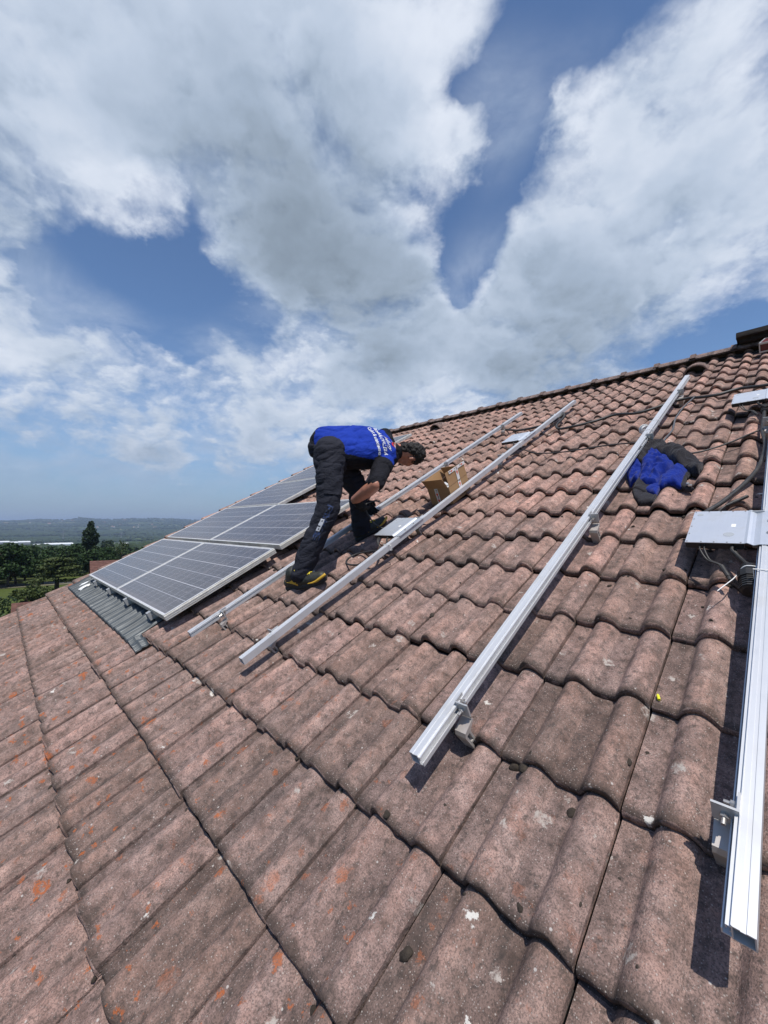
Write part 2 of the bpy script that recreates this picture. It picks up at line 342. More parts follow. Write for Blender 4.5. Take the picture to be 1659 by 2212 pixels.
def build_tiles():
    rng = random.Random(5)
    xs = np.linspace(0, 1, 41); nx = len(xs)
    rows = [(.014, -.029), (.0, -.026), (-.001, -.012), (.0005, -.005), (.005, -.0012), (.013, 0), (.05, 0), (.11, 0), (.19, 0), (.27, 0), (.345, 0)]
    V = []; F = []; base = 0
    c0 = -11; c1 = 18
    for r in range(-5, 21):
        v0 = TV0 + r * TG
        L = min(1.0, (VR - .02 - v0) / .345)
        if L < .15: continue
        for c in range(c0, c1 + 1):
            ul = TU0 + c * TW; w = TW - .0062
            if ul > UV_ + .02: continue
            ja, jb, jc, jd = (rng.gauss(0, .0016) for _ in range(4)); jv = rng.gauss(0, .0035); jr = rng.gauss(0, .004)
            sag = .004 * math.sin(c * .31 + r * .17) + .003 * math.sin(r * .9 + c * .05)
            ph = rng.uniform(0, 50)
            for k, (dv, dz) in enumerate(rows):
                rag = np.array([mnoise.noise((x * 9 + ph, k * .4, r * 3.1)) for x in xs]) * (.0058 if k < 6 else .0016)
                u = ul - .002 - xs * w
                z = tile_z(u) + dz - .029 * (dv / TG) + ja + jb * xs + jc * dv * 6 + sag
                if 1 <= k < 6: z = z - np.abs(rag) * .5
                vv = v0 + jv + dv * L + jr * (xs - .5) + (rag if k < 6 else 0)
                V.append(np.stack([vv, u, z + 0.0], 1))
            nr = len(rows)
            for k in range(nr - 1):
                for i in range(nx - 1):
                    a = base + k * nx + i; F.append((a, a + nx, a + nx + 1, a + 1))
            base += nr * nx
            # side skirts so a tile has an edge
            body = V[-nr:]
            for side, i in ((0, 0), (1, nx - 1)):
                top = np.stack([body[k][i] for k in range(2, nr)]); bot = top.copy(); bot[:, 2] -= .020
                V.append(top); V.append(bot); n = len(top)
                for k in range(n - 1):
                    a = base + k; q = (a, a + n, a + n + 1, a + 1); F.append(q if side else q[::-1])
                base += 2 * n
    V = np.concatenate(V)
    me = mesh('roof_tiles', [], [], [M_TILE])
    me = bpy.data.meshes.new('roof_tiles'); me.vertices.add(len(V)); me.vertices.foreach_set('co', V.astype(np.float32).ravel())
    F = np.array(F, dtype=np.int32); me.loops.add(F.size); me.loops.foreach_set('vertex_index', F.ravel())
    me.polygons.add(len(F)); me.polygons.foreach_set('loop_start', np.arange(0, F.size, 4, dtype=np.int32)); me.polygons.foreach_set('loop_total', np.full(len(F), 4, dtype=np.int32))
    me.polygons.foreach_set('use_smooth', np.ones(len(F), dtype=bool)); me.materials.append(M_TILE); me.update(calc_edges=True); me.validate()
    return me

house = rthing('house', 2.0, 2.5, 0, 'house whose big brown tiled roof with two-roll concrete tiles fills the foreground', 'house')
def rpart(name, me, parent=house, u=0.0, v=0.0, z=0.0):
    """a part given in roof coordinates under the house"""
    b = (2.0, 2.5, 0.0) if parent is house else (0, 0, 0)
    return put(name, me, parent, (v - b[1], u - b[0], z - b[2]))
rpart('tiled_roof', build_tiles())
def build_shell():
    # sarking under the tiles, the far slope and the walls
    u0, u1, v0 = -1.9, UV_ - .02, TV0 - 5 * TG
    b = MB(); b.box(v0, VR - .05, u0, u1, -.11, -.062)
    rpart('roof_deck', b.me('roof_deck', [M_UNDER]))
    # far slope, drawn in roof axes: mirror of the near slope about the vertical plane through the ridge
    p = R(27.5); hor = Vector((math.cos(p), 0, -math.sin(p)))      # horizontal, towards the far side, in roof axes
    dn = hor * math.cos(p) - UPL * math.sin(p); nn = hor * math.sin(p) + UPL * math.cos(p)
    V = []; F = []; us = np.arange(u0, u1, TW / 12)
    nr = 0
    for r in range(0, 20):
        for dv, dz in ((0.0, .004), (TG - .004, .026), (TG - .002, .004)):
            for u in us: V.append(Vector((VR, u, -.03)) + dn * (r * TG + dv) + nn * (float(tile_z(u)) + dz - .02))
            nr += 1
    n = len(us)
    for k in range(nr - 1):
        for i in range(n - 1): a = k * n + i; F.append((a, a + n, a + n + 1, a + 1))
    rpart('far_roof_slope', mesh('far_roof_slope', V, F, [M_TILE], smooth=False))
    ridge = Vector((VR, 0, -.12)); eave = Vector((v0 + .35, 0, -.12)); far = ridge + dn * 6.0
    drop = eave.dot(UPL) + (CAMZ - EYE * NX.z)
    b = MB()
    for uu in (u0 + .15, u1 - .3):
        poly = [eave, ridge, far, far - UPL * ((far - eave).dot(UPL) + drop), eave - UPL * drop]
        vs = [q + Vector((0, uu + t, 0)) for t in (0, .2) for q in poly]
        b.add(vs, [(0, 1, 2, 3, 4), (9, 8, 7, 6, 5)] + [(i, 5 + i, 5 + (i + 1) % 5, (i + 1) % 5) for i in range(5)])
    for q in (eave, far):
        dd = drop if q is eave else (far - eave).dot(UPL) + drop
        vs = [q + hor * t + Vector((0, y, 0)) - UPL * hh for hh in (0, dd) for y in (u0 + .36, u1 - .31) for t in (0, .2 if q is eave else -.2)]
        b.add(vs, [(0, 1, 3, 2), (4, 6, 7, 5), (0, 4, 5, 1), (2, 3, 7, 6), (0, 2, 6, 4), (1, 5, 7, 3)])
    rpart('wall', b.me('wall', [M_WALL]))
    b = MB(); b.box(v0, VR, UV_ - .012, UV_ + .012, -.20, -.066); rpart('bargeboard', b.me('bargeboard', [M_WOOD]))
    b = MB(); pts = [(math.cos(t) * .06, math.sin(t) * .06) for t in np.linspace(math.pi, 2 * math.pi, 9)]; pts += [(q[0] * .94, q[1] * .94) for q in pts[::-1]]
    M = Matrix.Translation((v0 - .05, 0, -.06))
    vs = []; m = len(pts)
    for yy in (u0, u1):
        for a_, b_ in pts: vs.append(M @ Vector((a_, yy, b_)))
    b.add(vs, [(i, (i + 1) % m, m + (i + 1) % m, m + i) for i in range(m)]); rpart('gutter', b.me('gutter', [material('zinc', color=(.3, .31, .32), rough=.45, metal=.8)]))
build_shell()

def build_ridge():
    # half-round ridge tiles, each lapping over the next one
    pitch = .405; n = 12; V = []; F = []
    ang = np.linspace(-1.25, 1.25, n)
    for k, (y, s) in enumerate(((0, 1.10), (.055, 1.10), (.060, .97), (.43, .93))):
        for t in ang: V.append((math.sin(t) * .122 * s, -y, (math.cos(t) - 1) * .112 * s + (s - 1) * .16))
    for y, s in ((.43, .78), (.0, .86)):
        for t in ang: V.append((math.sin(t) * .122 * s, -y, (math.cos(t) - 1) * .112 * s + (s - 1) * .16))
    for k in range(5):
        for i in range(n - 1): a = k * n + i; F.append((a, a + 1, a + n + 1, a + n))
    for i in range(n - 1): F.append((5 * n + i, 5 * n + i + 1, i + 1, i))
    me = mesh('ridge_tile', V, F, [M_TILE]); rng = random.Random(2)
    u = -1.5; i = 0
    # the ridge cap sits upright, so turn it by the slope
    while u < UV_ + .02:
        o = rpart('ridge_tile', me, house, u, VR + rng.gauss(0, .006), .098 + rng.gauss(0, .004))
        o.rotation_euler = (rng.gauss(0, .006), R(-27.5) * -1.0, rng.gauss(0, .008)); u += pitch
    b = MB(); b.box(VR - .12, VR + .0, -1.6, UV_ - .02, -.06, .0); rpart('ridge_batten', b.me('ridge_batten', [M_UNDER]))
build_ridge()

# ---------------------------------------------------------------- metals and plastics
def alu(nt, b, c=(.66, .67, .69)):
    co = nt.obj(); s = nt.noise(nt.vmath('MULTIPLY', co, (3, 160, 160)), 1.0, 3, .6); d = nt.noise(co, 9, 5, .6)
    nt.put(b.inputs['Base Color'], nt.mix(nt.step(d, .45, .75, 0, .35), nt.mix(nt.math('MULTIPLY', s, .25), c, (.5, .5, .52)), (.42, .41, .39)))
    nt.put(b.inputs['Roughness'], nt.math('ADD', .36, nt.math('MULTIPLY', d, .18))); b.inputs['Metallic'].default_value = .5
M_ALU = material('mill aluminium', alu)
M_ALUD = material('dusty grey aluminium', lambda nt, b: alu(nt, b, (.50, .50, .50)))
M_STEEL = material('stainless steel', lambda nt, b: (nt.put(b.inputs['Base Color'], nt.ramp(nt.noise(nt.obj(), 30, 5, .6), [(.35, (.38, .36, .34)), (.65, (.58, .55, .52))]))), rough=.38, metal=.75)
M_CAST = material('dusty cast aluminium', lambda nt, b: nt.put(b.inputs['Base Color'], nt.ramp(nt.noise(nt.obj(), 22, 5, .6), [(.35, (.46, .41, .38)), (.6, (.52, .49, .46)), (.75, (.38, .38, .37))])), rough=.48, metal=.45)
M_BLACK = material('black plastic', lambda nt, b: nt.put(b.inputs['Roughness'], nt.ramp(nt.noise(nt.obj(), 40, 3), [(.3, .35), (.7, .6)])), color=(.012, .012, .013))
M_CABLE = material('black cable sheath', lambda nt, b: nt.put(b.inputs['Base Color'], nt.ramp(nt.noise(nt.obj(), 30, 4), [(.3, (.012, .012, .012)), (.75, (.05, .046, .043))])), rough=.5)
M_GCABLE = material('grey cable sheath', color=(.10, .10, .105), rough=.5)
M_WHITE = material('white plastic', color=(.78, .77, .74), rough=.45)

# ---------------------------------------------------------------- mounting rails with their roof hooks
def rail_mesh(name, L, m):
    """m=+1: T-slot channel on the +y side"""
    b = MB(); y = lambda a, c: (min(a * m, c * m), max(a * m, c * m))
    def plate(y0, y1, z0, z1, x0=0.0, x1=L): p = y(y0, y1); b.box(x0, x1, p[0], p[1], z0, z1)
    plate(-.016, .016, 0, .003); plate(-.016, -.0137, .003, .0345); plate(.0137, .016, .003, .0345)
    plate(-.016, -.004, .0345, .038); plate(-.004, .004, .0335, .036); plate(.004, .0145, .0345, .038); plate(.0145, .016, .0345, .0402)
    plate(.016, .030, .003, .006); plate(.0277, .030, .006, .017)            # lower lip
    plate(.016, .0235, .031, .034); plate(.0215, .0235, .024, .031)           # upper lip
    plate(.016, .0185, .018, .0205)
    return b.me(name, [M_ALU])
def hook_parts(root, x, m):
    """hook under the channel side of the rail at x along it"""
    h = put('roof_hook', None, root, (x, .040 * m, -.084)); h.empty_display_size = .05
    hk = MB(); w = .020
    def prism_u(poly):
        n = len(poly); vs = [Vector((p, q, r)) for q in (-w, w) for p, r in poly]
        hk.add(vs, [tuple(range(n)), tuple(range(2 * n - 1, n - 1, -1))] + [(i, n + i, n + (i + 1) % n, (i + 1) % n) for i in range(n)])
    # outline of the arm in the slope/normal plane, with two openings left between the struts
    prism_u([(.12, -.036), (.12, -.030), (.012, -.026), (.004, -.032), (-.002, -.034)])
    prism_u([(-.004, -.034), (.004, -.032), (-.018, .040), (-.027, .040)])
    prism_u([(.012, -.026), (.019, -.024), (.004, .040), (-.003, .040)])
    prism_u([(-.009, .000), (.005, .000), (.0035, .007), (-.0105, .007)])
    prism_u([(-.027, .040), (.004, .040), (.010, .050), (.030, .062), (.030, .069), (-.000, .060), (-.022, .054)])
    put('arm', hk.me('arm', [M_CAST]), h)
    b = MB(); b.box(.024, .0278, -.021, .021, .073, .122); put('back_plate', b.me('back_plate', [M_STEEL]), h)
    b = MB(); b.box(.0185, .0235, -.024, .021, .085, .131); b.box(.0235, .062, *sorted((-.024 * m, -.0195 * m)), .085, .131); put('angle_bracket', b.me('angle_bracket', [M_ALUD]), h)
    b = MB(); b.cyl((.0183, 0, .106), (.010, 0, .106), .008, n=6); b.cyl((.010, 0, .106), (-.004, 0, .106), .0042, n=10)
    b.cyl((.043, -.0195 * m, .112), (.043, -.008 * m, .112), .0075, n=6); b.cyl((.043, -.008 * m, .112), (.043, .003 * m, .112), .004, n=8)
    put('bolt', b.me('bolt', [M_STEEL]), h)
    return h
def zip_tie(root, x, tail=0.0):
    b = MB(); y0, y1, z0, z1 = -.033, .033, -.0015, .0415
    b.tube([(x, y0, z0), (x, y0, z1), (x + .001, y1, z1), (x, y1, z0), (x, y0 + .001, z0)], .0022, 6)
    b.box(x - .004, x + .004, y0 - .004, y0 + .001, z1 - .012, z1 - .005)
    if tail: b.tube([(x, y0, z1 - .01), (x - .02, y0 - .02, z1 + .01), (x - tail, y0 - .045, z1 + .0)], .0014, 5)
    put('zip_tie', b.me('zip_tie', [M_WHITE]), root)
RAILT = .092
def rail(u, v0, v1, m, label, hooks, ties=()):
    r = rthing('mounting_rail', u, v0, RAILT, label, 'mounting rail', 'aluminium mounting rails on the bare tiles')
    put('profile', rail_mesh('profile', v1 - v0, m), r)
    for hv in hooks: hook_parts(r, hv - v0, m)
    for tv in ties: zip_tie(r, tv - v0)
    return r
HK = [.655, 2.012, 3.368, 4.725]
rail(.077, .487, 5.45, 1, 'bright aluminium rail running up the right edge, its hollow end nearest the viewer', [.668, 2.03, 3.39, 4.75], [1.60])
rail(.795, .482, 5.48, -1, 'long grooved aluminium rail with the crumpled blue jacket lying against it', [.668, 2.03, 3.39, 4.75], [3.55, 3.80])
rail(1.955, .483, 5.44, 1, 'aluminium rail with a plain flat side, in front of the worker and the cardboard box', [.668, 2.03, 3.39, 4.75], [1.64, 3.74])
rail(2.683, .470, 5.42, -1, 'grooved aluminium rail passing behind the worker, nearest the solar panels', [.668, 2.03, 3.39, 4.75])

# ---------------------------------------------------------------- solar panels
def cell_mat(nt, b):
    x, y, z = nt.sep(nt.obj())
    def line(c, p, w, o=0.0):
        f = nt.math('ABSOLUTE', nt.math('SUBTRACT', nt.math('FRACT', nt.math('ADD', nt.math('DIVIDE', nt.math('SUBTRACT', c, o), p), .5)), .5))
        return nt.math('LESS_THAN', f, w / p)
    gap = nt.math('MAXIMUM', line(x, .1585, .0024, .0195), line(y, .1585, .0016, .0275))
    wide = nt.math('MAXIMUM', nt.math('LESS_THAN', nt.math('ABSOLUTE', nt.math('SUBTRACT', x, .0195 + .1585 * 2)), .0016), nt.math('LESS_THAN', nt.math('ABSOLUTE', nt.math('SUBTRACT', x, .0195 + .1585 * 4)), .0016))
    bus = line(x, .1585 / 3, .0007, .0195 + .1585 / 6)
    edge = nt.math('MAXIMUM', nt.math('GREATER_THAN', nt.math('ABSOLUTE', nt.math('SUBTRACT', x, .495)), .4755), nt.math('GREATER_THAN', nt.math('ABSOLUTE', nt.math('SUBTRACT', y, .82)), .7925))
    cell = nt.voro(nt.vmath('MULTIPLY', nt.obj(), (1, 1, 0)), 60); crystal = nt.sep(cell.outputs['Color'])[0]
    col = nt.mix(crystal, (.036, .036, .042), (.052, .052, .058))
    col = nt.mix(nt.math('MULTIPLY', bus, .45), col, (.40, .40, .46)); col = nt.mix(nt.math('MULTIPLY', gap, .62), col, (.60, .60, .66)); col = nt.mix(nt.math('MAXIMUM', wide, edge), col, (.72, .72, .76))
    dirt = nt.noise(nt.obj(), 22, 8, .72); d2 = nt.noise(nt.obj(), 3.5, 4, .6)
    dust = nt.math('ADD', .14, nt.math('ADD', nt.math('MULTIPLY', nt.step(dirt, .5, .72), .25), nt.math('MULTIPLY', nt.step(d2, .4, .75), .12)))
    dust = nt.math('ADD', dust, nt.math('MULTIPLY', nt.step(x, .10, .02), nt.math('MULTIPLY', .35, dirt)))
    nt.put(b.inputs['Base Color'], nt.mix(dust, col, (.30, .275, .28)))
    nt.put(b.inputs['Roughness'], nt.math('ADD', .10, nt.math('MULTIPLY', dust, .7)))
    b.inputs['Specular IOR Level'].default_value = .32
M_CELL = material('dusty solar cells', cell_mat)
M_FRAME = material('pale anodised frame', lambda nt, b: (nt.put(b.inputs['Base Color'], nt.ramp(nt.noise(nt.obj(), 14, 5, .6), [(.35, (.62, .60, .55)), (.65, (.76, .75, .71))]))), rough=.42, metal=.45)
def panel_proto():
    p = thing('solar_panel', '', 'solar panel', 'solar panels in two columns'); link(p)
    LX, LY, w, h = .99, 1.64, .012, .046
    b = MB()
    b.box(0, w, 0, LY, -h, 0); b.box(LX - w, LX, 0, LY, -h, 0); b.box(w, LX - w, 0, w, -h, 0); b.box(w, LX - w, LY - w, LY, -h, 0)
    for z0 in (-.046, -.031, -.016):                                  # ribs along the frame's side
        b.box(0, LX, -.008, 0, z0, z0 + .006); b.box(0, LX, LY, LY + .006, z0, z0 + .006)
    put('frame', b.me('frame', [M_FRAME]), p)
    b = MB(); b.box(w, LX - w, w, LY - w, -.008, -.003); put('cell_sheet', b.me('cell_sheet', [M_CELL]), p)
    b = MB(); b.box(.82, .92, .7, .86, -.034, -.0085); put('junction_box', b.me('junction_box', [M_BLACK]), p)
    return p
PZ = .142; pp = panel_proto()
spots = [(3.215, 0, 'bottom panel of the nearer column, its ribbed frame side facing the loose rails'), (3.215, 1, 'top panel of the nearer column, half behind the legs of the worker'),
         (4.875, 0, 'bottom panel of the far column, beside the verge and above the grey sheet'), (4.875, 1, 'second panel up the far column, along the verge'),
         (4.875, 2, 'third panel up the far column, above the nearer column and left of the worker'), (4.875, 3, 'fourth panel up the far column, partly behind the worker'),
         (4.875, 4, 'topmost panel of the far column, its corner showing right of the shoulder of the worker')]
for i, (u, r, lab) in enumerate(spots):
    o = pp if i == 0 else dup(pp)
    o['label'] = lab; on_roof(o, u, .478 + r * 1.016 + (.03 if r else 0), PZ)
for i, (u, lab) in enumerate(((3.588, 'support rail end nearest the loose rails under the panels'), (4.391, 'second support rail end under the nearer panel column'), (5.201, 'support rail end under the far panel column next to the column joint'), (6.026, 'support rail end nearest the verge under the far panel column'))):
    o = rthing('support_rail', u, .452, .05, lab, 'support rail', 'rails under the solar panels')
    b = MB(); b.box(0, 5.0 if u > 4.9 else 2.0, -.02, .02, 0, .044); put('profile', b.me('profile', [M_FRAME]), o)
    b = MB(); b.box(-.012, .014, -.024, .024, .002, .062); b.box(-.012, .022, -.024, .024, .062, .067); put('end_clamp', b.me('end_clamp', [M_ALUD]), o)
    b = MB(); b.box(.02, .05, -.02, .02, -.06, -.002); put('foot', b.me('foot', [M_STEEL]), o)

# ---------------------------------------------------------------- grey corrugated sheet tucked under the lowest panels
def sheet_mat(nt, b):
    co = nt.obj(); n = nt.noise(nt.vmath('MULTIPLY', co, (2, 9, 9)), 2.5, 6, .65); f = nt.noise(co, 40, 5, .6)
    c = nt.ramp(n, [(.3, (.045, .052, .056)), (.55, (.078, .088, .093)), (.75, (.14, .15, .155))])
    nt.put(b.inputs['Base Color'], nt.mix(nt.step(f, .62, .75, 0, .6), c, (.30, .30, .29))); b.inputs['Roughness'].default_value = .48; b.inputs['Metallic'].default_value = .25
    wv = nt.node('ShaderNodeTexWave'); wv.bands_direction = 'Y'; nt.put(wv.inputs['Vector'], co); wv.inputs['Scale'].default_value = 22
    nt.put(b.inputs['Normal'], nt.bump(wv.outputs[1], .45, .004))
M_SHEET = material('weathered grey sheet', sheet_mat)
def build_sheet():
    rng = random.Random(8); us = np.arange(3.17, 7.02, .0102); V = []; F = []
    vs = [0.0, .012, .04, .08, .13, .17, .20, .212, .30, .40]
    for side in (0, 1):
        for k, q in enumerate(vs):
            for u in us:
                u = float(u); lo = .236 + .006 * mnoise.noise((u * 3, 0, 0)) - (.022 * max(0, (3.45 - u) / .35))
                v = lo + q * (1.0 if u > 3.44 else .24)
                z = float(tile_z(u)) + .012 + .006 * mnoise.noise((u * 6, q * 7, 2)) + .006 * max(0, (3.4 - u) / .3) * mnoise.noise((u * 11, q * 9, 5))
                if 6 <= k <= 7: z += .004
                V.append((v - .236, u - 5.0, z - .004 * side))
    n = len(us); m = len(vs)
    for s in (0, 1):
        for k in range(m - 1):
            for i in range(n - 1):
                a = s * n * m + k * n + i; q = (a, a + n, a + n + 1, a + 1); F.append(q if s == 0 else q[::-1])
    for k in (0, m - 1):
        for i in range(n - 1): a = k * n + i; F.append((a, a + 1, a + 1 + n * m, a + n * m))
    for i in (0, n - 1):
        for k in range(m - 1): a = k * n + i; F.append((a, a + n, a + n + n * m, a + n * m))
    o = put('flashing_sheet', mesh('flashing_sheet', V, F, [M_SHEET], smooth=True)); on_roof(o, 5.0, .236, 0)
    tag(o, 'dark grey corrugated sheet lying on the tiles below the lowest solar panels', 'flashing sheet')
build_sheet()
def chip(u, v, z, s, seed, lab):
    b = MB(); b.ball((0, 0, 0), s, 2, .22, random.Random(seed)); o = put('mortar_chip', b.me('mortar_chip', [M_WHITE])); on_roof(o, u, v, z, seed); tag(o, lab, 'mortar chip', 'white scraps under the panels')
chip(6.60, .40, .045, (.055, .09, .014), 1, 'flat white scrap under the panel corner, farthest up towards the verge')
chip(6.36, .355, .045, (.06, .07, .02), 2, 'white scrap standing on the grey sheet edge, right of the flatter one')

# ---------------------------------------------------------------- organic shapes: joined capsules, remeshed into one skin
def blend(name, prims, voxel, smooth=6, mats=(), disp=None):
    """prims: ('c', p0, r0, p1, r1) tapered capsule, ('e', centre, radii, matrix) ellipsoid; points are local"""
    b = MB()
    for p in prims:
        if p[0] == 'c':
            p0, p1 = Vector(p[1]), Vector(p[3]); b.ball(p0, p[2], 3); b.ball(p1, p[4], 3)
            if (p1 - p0).length > 1e-4: b.cyl(p0, p1, p[2] * .998, p[4] * .998, 20)
        else: b.ball(p[1], p[2], 3, M=p[3] if len(p) > 3 else None)
    me = b.me(name, []); o = bpy.data.objects.new(name, me); C.objects.link(o)
    rm = o.modifiers.new('r', 'REMESH'); rm.mode = 'VOXEL'; rm.voxel_size = voxel; rm.use_smooth_shade = True
    if smooth:
        s = o.modifiers.new('s', 'SMOOTH'); s.factor = .5; s.iterations = smooth
    dg = bpy.context.evaluated_depsgraph_get(); dg.update()
    out = bpy.data.meshes.new_from_object(o.evaluated_get(dg)); out.name = name
    bpy.data.objects.remove(o); bpy.data.meshes.remove(me)
    out.materials.clear()
    for m in mats: out.materials.append(m)
    out.polygons.foreach_set('use_smooth', np.ones(len(out.polygons), dtype=bool))
    if disp:
        n = len(out.vertices); co = np.empty(n * 3); out.vertices.foreach_get('co', co); co = co.reshape(-1, 3)
        no = np.array([v.normal[:] for v in out.vertices])
        for i in range(n): co[i] += no[i] * disp(Vector(co[i]), Vector(no[i]))
        out.vertices.foreach_set('co', co.ravel())
    out.update(); return out
def tilt(ax, ay, az): return Euler((ax, ay, az)).to_matrix()

# ---------------------------------------------------------------- microinverters hung on the rails
M_LID = material('pale satin metal lid', lambda nt, b: (alu(nt, b, (.68, .71, .76)), nt.put(b.inputs['Roughness'], .36), setattr(b.inputs['Metallic'], 'default_value', .7)))
def inverter_proto():
    t = thing('microinverter', '', 'microinverter', 'microinverters on the rails'); link(t)
    L, y0, y1 = .285, .062, .247
    b = MB(); poly = [(-.024, .0015), (.022, .0015), (.032, -.002), (.040, -.004), (.050, .002), (.058, .006), (.066, .003), (y1, .003), (y1, .0055), (.066, .0055), (.058, .0085), (.049, .0045), (.040, -.0015), (.032, .0005), (.022, .004), (-.024, .004)]
    # lid and mounting wing in one bent sheet: outline in y/z, run along the rail
    n = len(poly); vs = [Vector((x, a, c)) for x in (0, L) for a, c in poly]
    k = n // 2
    fs = [(i, i + 1, n + i + 1, n + i) for i in range(n - 1)] + [(n - 1, 0, n, 2 * n - 1)]
    fs += [(i, n - 1 - i, n - 2 - i, i + 1) for i in range(k - 1)] + [(n + i, n + i + 1, 2 * n - 2 - i, 2 * n - 1 - i) for i in range(k - 1)]
    b.add(vs, fs); put('lid', b.me('lid', [M_LID]), t)
    b = MB(); b.prism([(y0 + .010, -.0235), (y1 - .006, -.0235), (y1 - .001, -.018), (y1 - .001, .0025), (y0 + .004, .0025), (y0 + .004, -.018)], .004, L - .004)
    for i in range(6): b.box(.03 + i * .04, .034 + i * .04, y0 + .02, y1 - .02, -.028, -.0235)
    put('housing', b.me('housing', [M_BLACK]), t)
    b = MB(); b.cyl((0, 0, -.0004), (0, 0, .0013), .0032, n=8); sm = b.me('screw', [M_STEEL]); b = MB(); b.cyl((0, 0, -.0005), (0, 0, .0052), .0062, n=6); bm_ = b.me('bolt', [M_STEEL])
    for x in (.008, .075, .14, .21, L - .008): put('screw', sm, t, (x, y1 - .006, .0056))
    for y in (.075, .115, .155, .195):
        for x in (.006, L - .006): put('screw', sm, t, (x, y, .0056))
    for x in (.09, .19): put('bolt', bm_, t, (x, .0, .0040))
    mg = material('grey sticker', color=(.34, .36, .38), rough=.5)
    for x, y, r in ((.07, .115, .017), (.25, .223, .011)): b = MB(); b.cyl((0, 0, 0), (0, 0, .0008), r, n=24); put('round_sticker', b.me('round_sticker', [mg]), t, (x, y, .0053))
    b = MB(); b.box(.135, .160, .098, .112, .0053, .0062); put('code_sticker', b.me('code_sticker', [M_WHITE]), t)
    b = MB()
    b.tube(spline([(.004, .10, -.012), (-.02, .10, -.016), (-.05, .075, -.03), (-.085, .055, -.034)]), .0065, 8); put('ac_lead', b.me('ac_lead', [M_CABLE]), t)
    b = MB()
    for dy in (0, .014): c_ = MB(); c_.tube(spline([(.004, .185 + dy, -.012), (-.02, .183 + dy, -.016), (-.055, .165 + dy * .6, -.04), (-.075, .135 + dy * .3, -.045), (-.09, .12, -.052)]), .0035, 6); put('dc_lead', c_.me('dc_lead', [M_CABLE], True), t)
    b.cyl((-.082, .128, -.05), (-.135, .105, -.060), .009, .0075, 10); b.cyl((-.135, .105, -.060), (-.155, .098, -.062), .006, n=8)
    put('dc_plug', b.me('dc_plug', [M_CABLE]), t)
    return t
ip = inverter_proto()
for i, (u, v, lab) in enumerate(((.077, 1.775, 'pale metal microinverter box at the right edge, right below the blue jacket'), (.077, 3.895, 'upper pale microinverter at the right edge, below the ridge end'),
                                 (1.955, 1.762, 'microinverter on the plain-sided rail, beside the boot of the worker'), (1.955, 3.855, 'small bluish grey microinverter high up on the plain-sided rail, above the cardboard box'))):
    o = ip if i == 0 else dup(ip); o['label'] = lab; on_roof(o, u, v, RAILT + .0385)

# ---------------------------------------------------------------- cables
def cable(name, pts, r, label, mat=None, n=12, extra=None, lift=0.0, group=None):
    P = [Vector((v, u, z + lift)) for u, v, z in pts]; c = P[len(P) // 2].copy()
    b = MB(); b.tube(spline([p - c for p in P], n), r, 8)
    t = thing(name, label, 'cable', group); link(t); on_roof(t, c.y, c.x, c.z); put('sheath', b.me('sheath', [mat or M_CABLE], True), t)
    if extra: extra(t, [p - c for p in P])
    return t
def plug(root, p0, p1, r, mat=None, name='connector'):
    p0, p1 = Vector(p0), Vector(p1); d = p1 - p0; b = MB()
    b.cyl(p0, p0 + d * .3, r * .8, r, 12); b.cyl(p0 + d * .3, p0 + d * .55, r * 1.12, n=12)
    for k in range(5): b.cyl(p0 + d * (.56 + k * .085), p0 + d * (.61 + k * .085), r * .98, n=12); b.cyl(p0 + d * (.61 + k * .085), p0 + d * (.645 + k * .085), r * .86, n=12)
    b.cyl(p0 + d * .98, p1, r * .95, r * .7, 12); put(name, b.me(name, [mat or M_BLACK], False), root)
GC = 'cables lying on the tiles'
cable('cable', [(2.72, 4.88, .05), (2.53, 4.78, .042), (2.40, 4.69, .045), (2.28, 4.70, .04), (2.12, 4.68, .05), (2.0, 4.72, .06), (1.93, 4.86, .085), (1.925, 4.93, .10), (1.90, 4.85, .065), (1.90, 4.64, .05), (1.86, 4.50, .045), (1.77, 4.40, .045), (1.65, 4.39, .05), (1.465, 4.47, .045), (1.29, 4.58, .05), (1.08, 4.51, .045), (.93, 4.57, .05), (.80, 4.66, .06), (.70, 4.70, .055), (.57, 4.66, .05), (.463, 4.65, .05), (.33, 4.73, .05), (.16, 4.68, .05), (-.1, 4.72, .05), (-.6, 4.6, .045)], .0135,
      'thick black cable winding across the upper tiles under the rails', group=GC)
cable('cable', [(1.98, 3.80, .05), (1.905, 3.76, .045), (1.80, 3.67, .04), (1.68, 3.60, .04), (1.52, 3.555, .04), (1.37, 3.545, .042), (1.22, 3.565, .04), (1.10, 3.57, .042), (.906, 3.534, .045), (.80, 3.45, .05), (.70, 3.32, .04), (.55, 3.16, .045), (.468, 3.138, .045), (.39, 3.177, .045), (.29, 3.275, .045), (.146, 3.469, .045), (.0, 3.55, .045)], .0058,
      'thin dark cable running from the plain-sided rail behind the blue jacket', group=GC)
def vplug(t, P): plug(t, P[1] + Vector((.005, 0, 0)), P[2] + Vector((.06, 0, 0)), .021)
cable('cable', [(.150, 4.02, .10), (.148, 3.93, .085), (.143, 3.72, .07), (.143, 3.41, .06), (.122, 3.12, .055), (.137, 2.79, .055), (.183, 2.557, .055), (.253, 2.351, .05), (.311, 2.207, .055), (.325, 2.08, .06), (.32, 1.98, .05)], .0105,
      'black cable from the upper right microinverter down to the lower one, with fat connector', group=GC, extra=vplug)
cable('cable', [(.64, 4.70, .06), (.69, 4.45, .045), (.70, 4.20, .045), (.695, 4.02, .05), (.675, 3.77, .04), (.685, 3.56, .045), (.684, 3.43, .045)], .0065,
      'thin grey lead running down the tiles above the blue jacket', M_GCABLE, group=GC)
def mc4(t, P): plug(t, P[2], P[4], .0085)
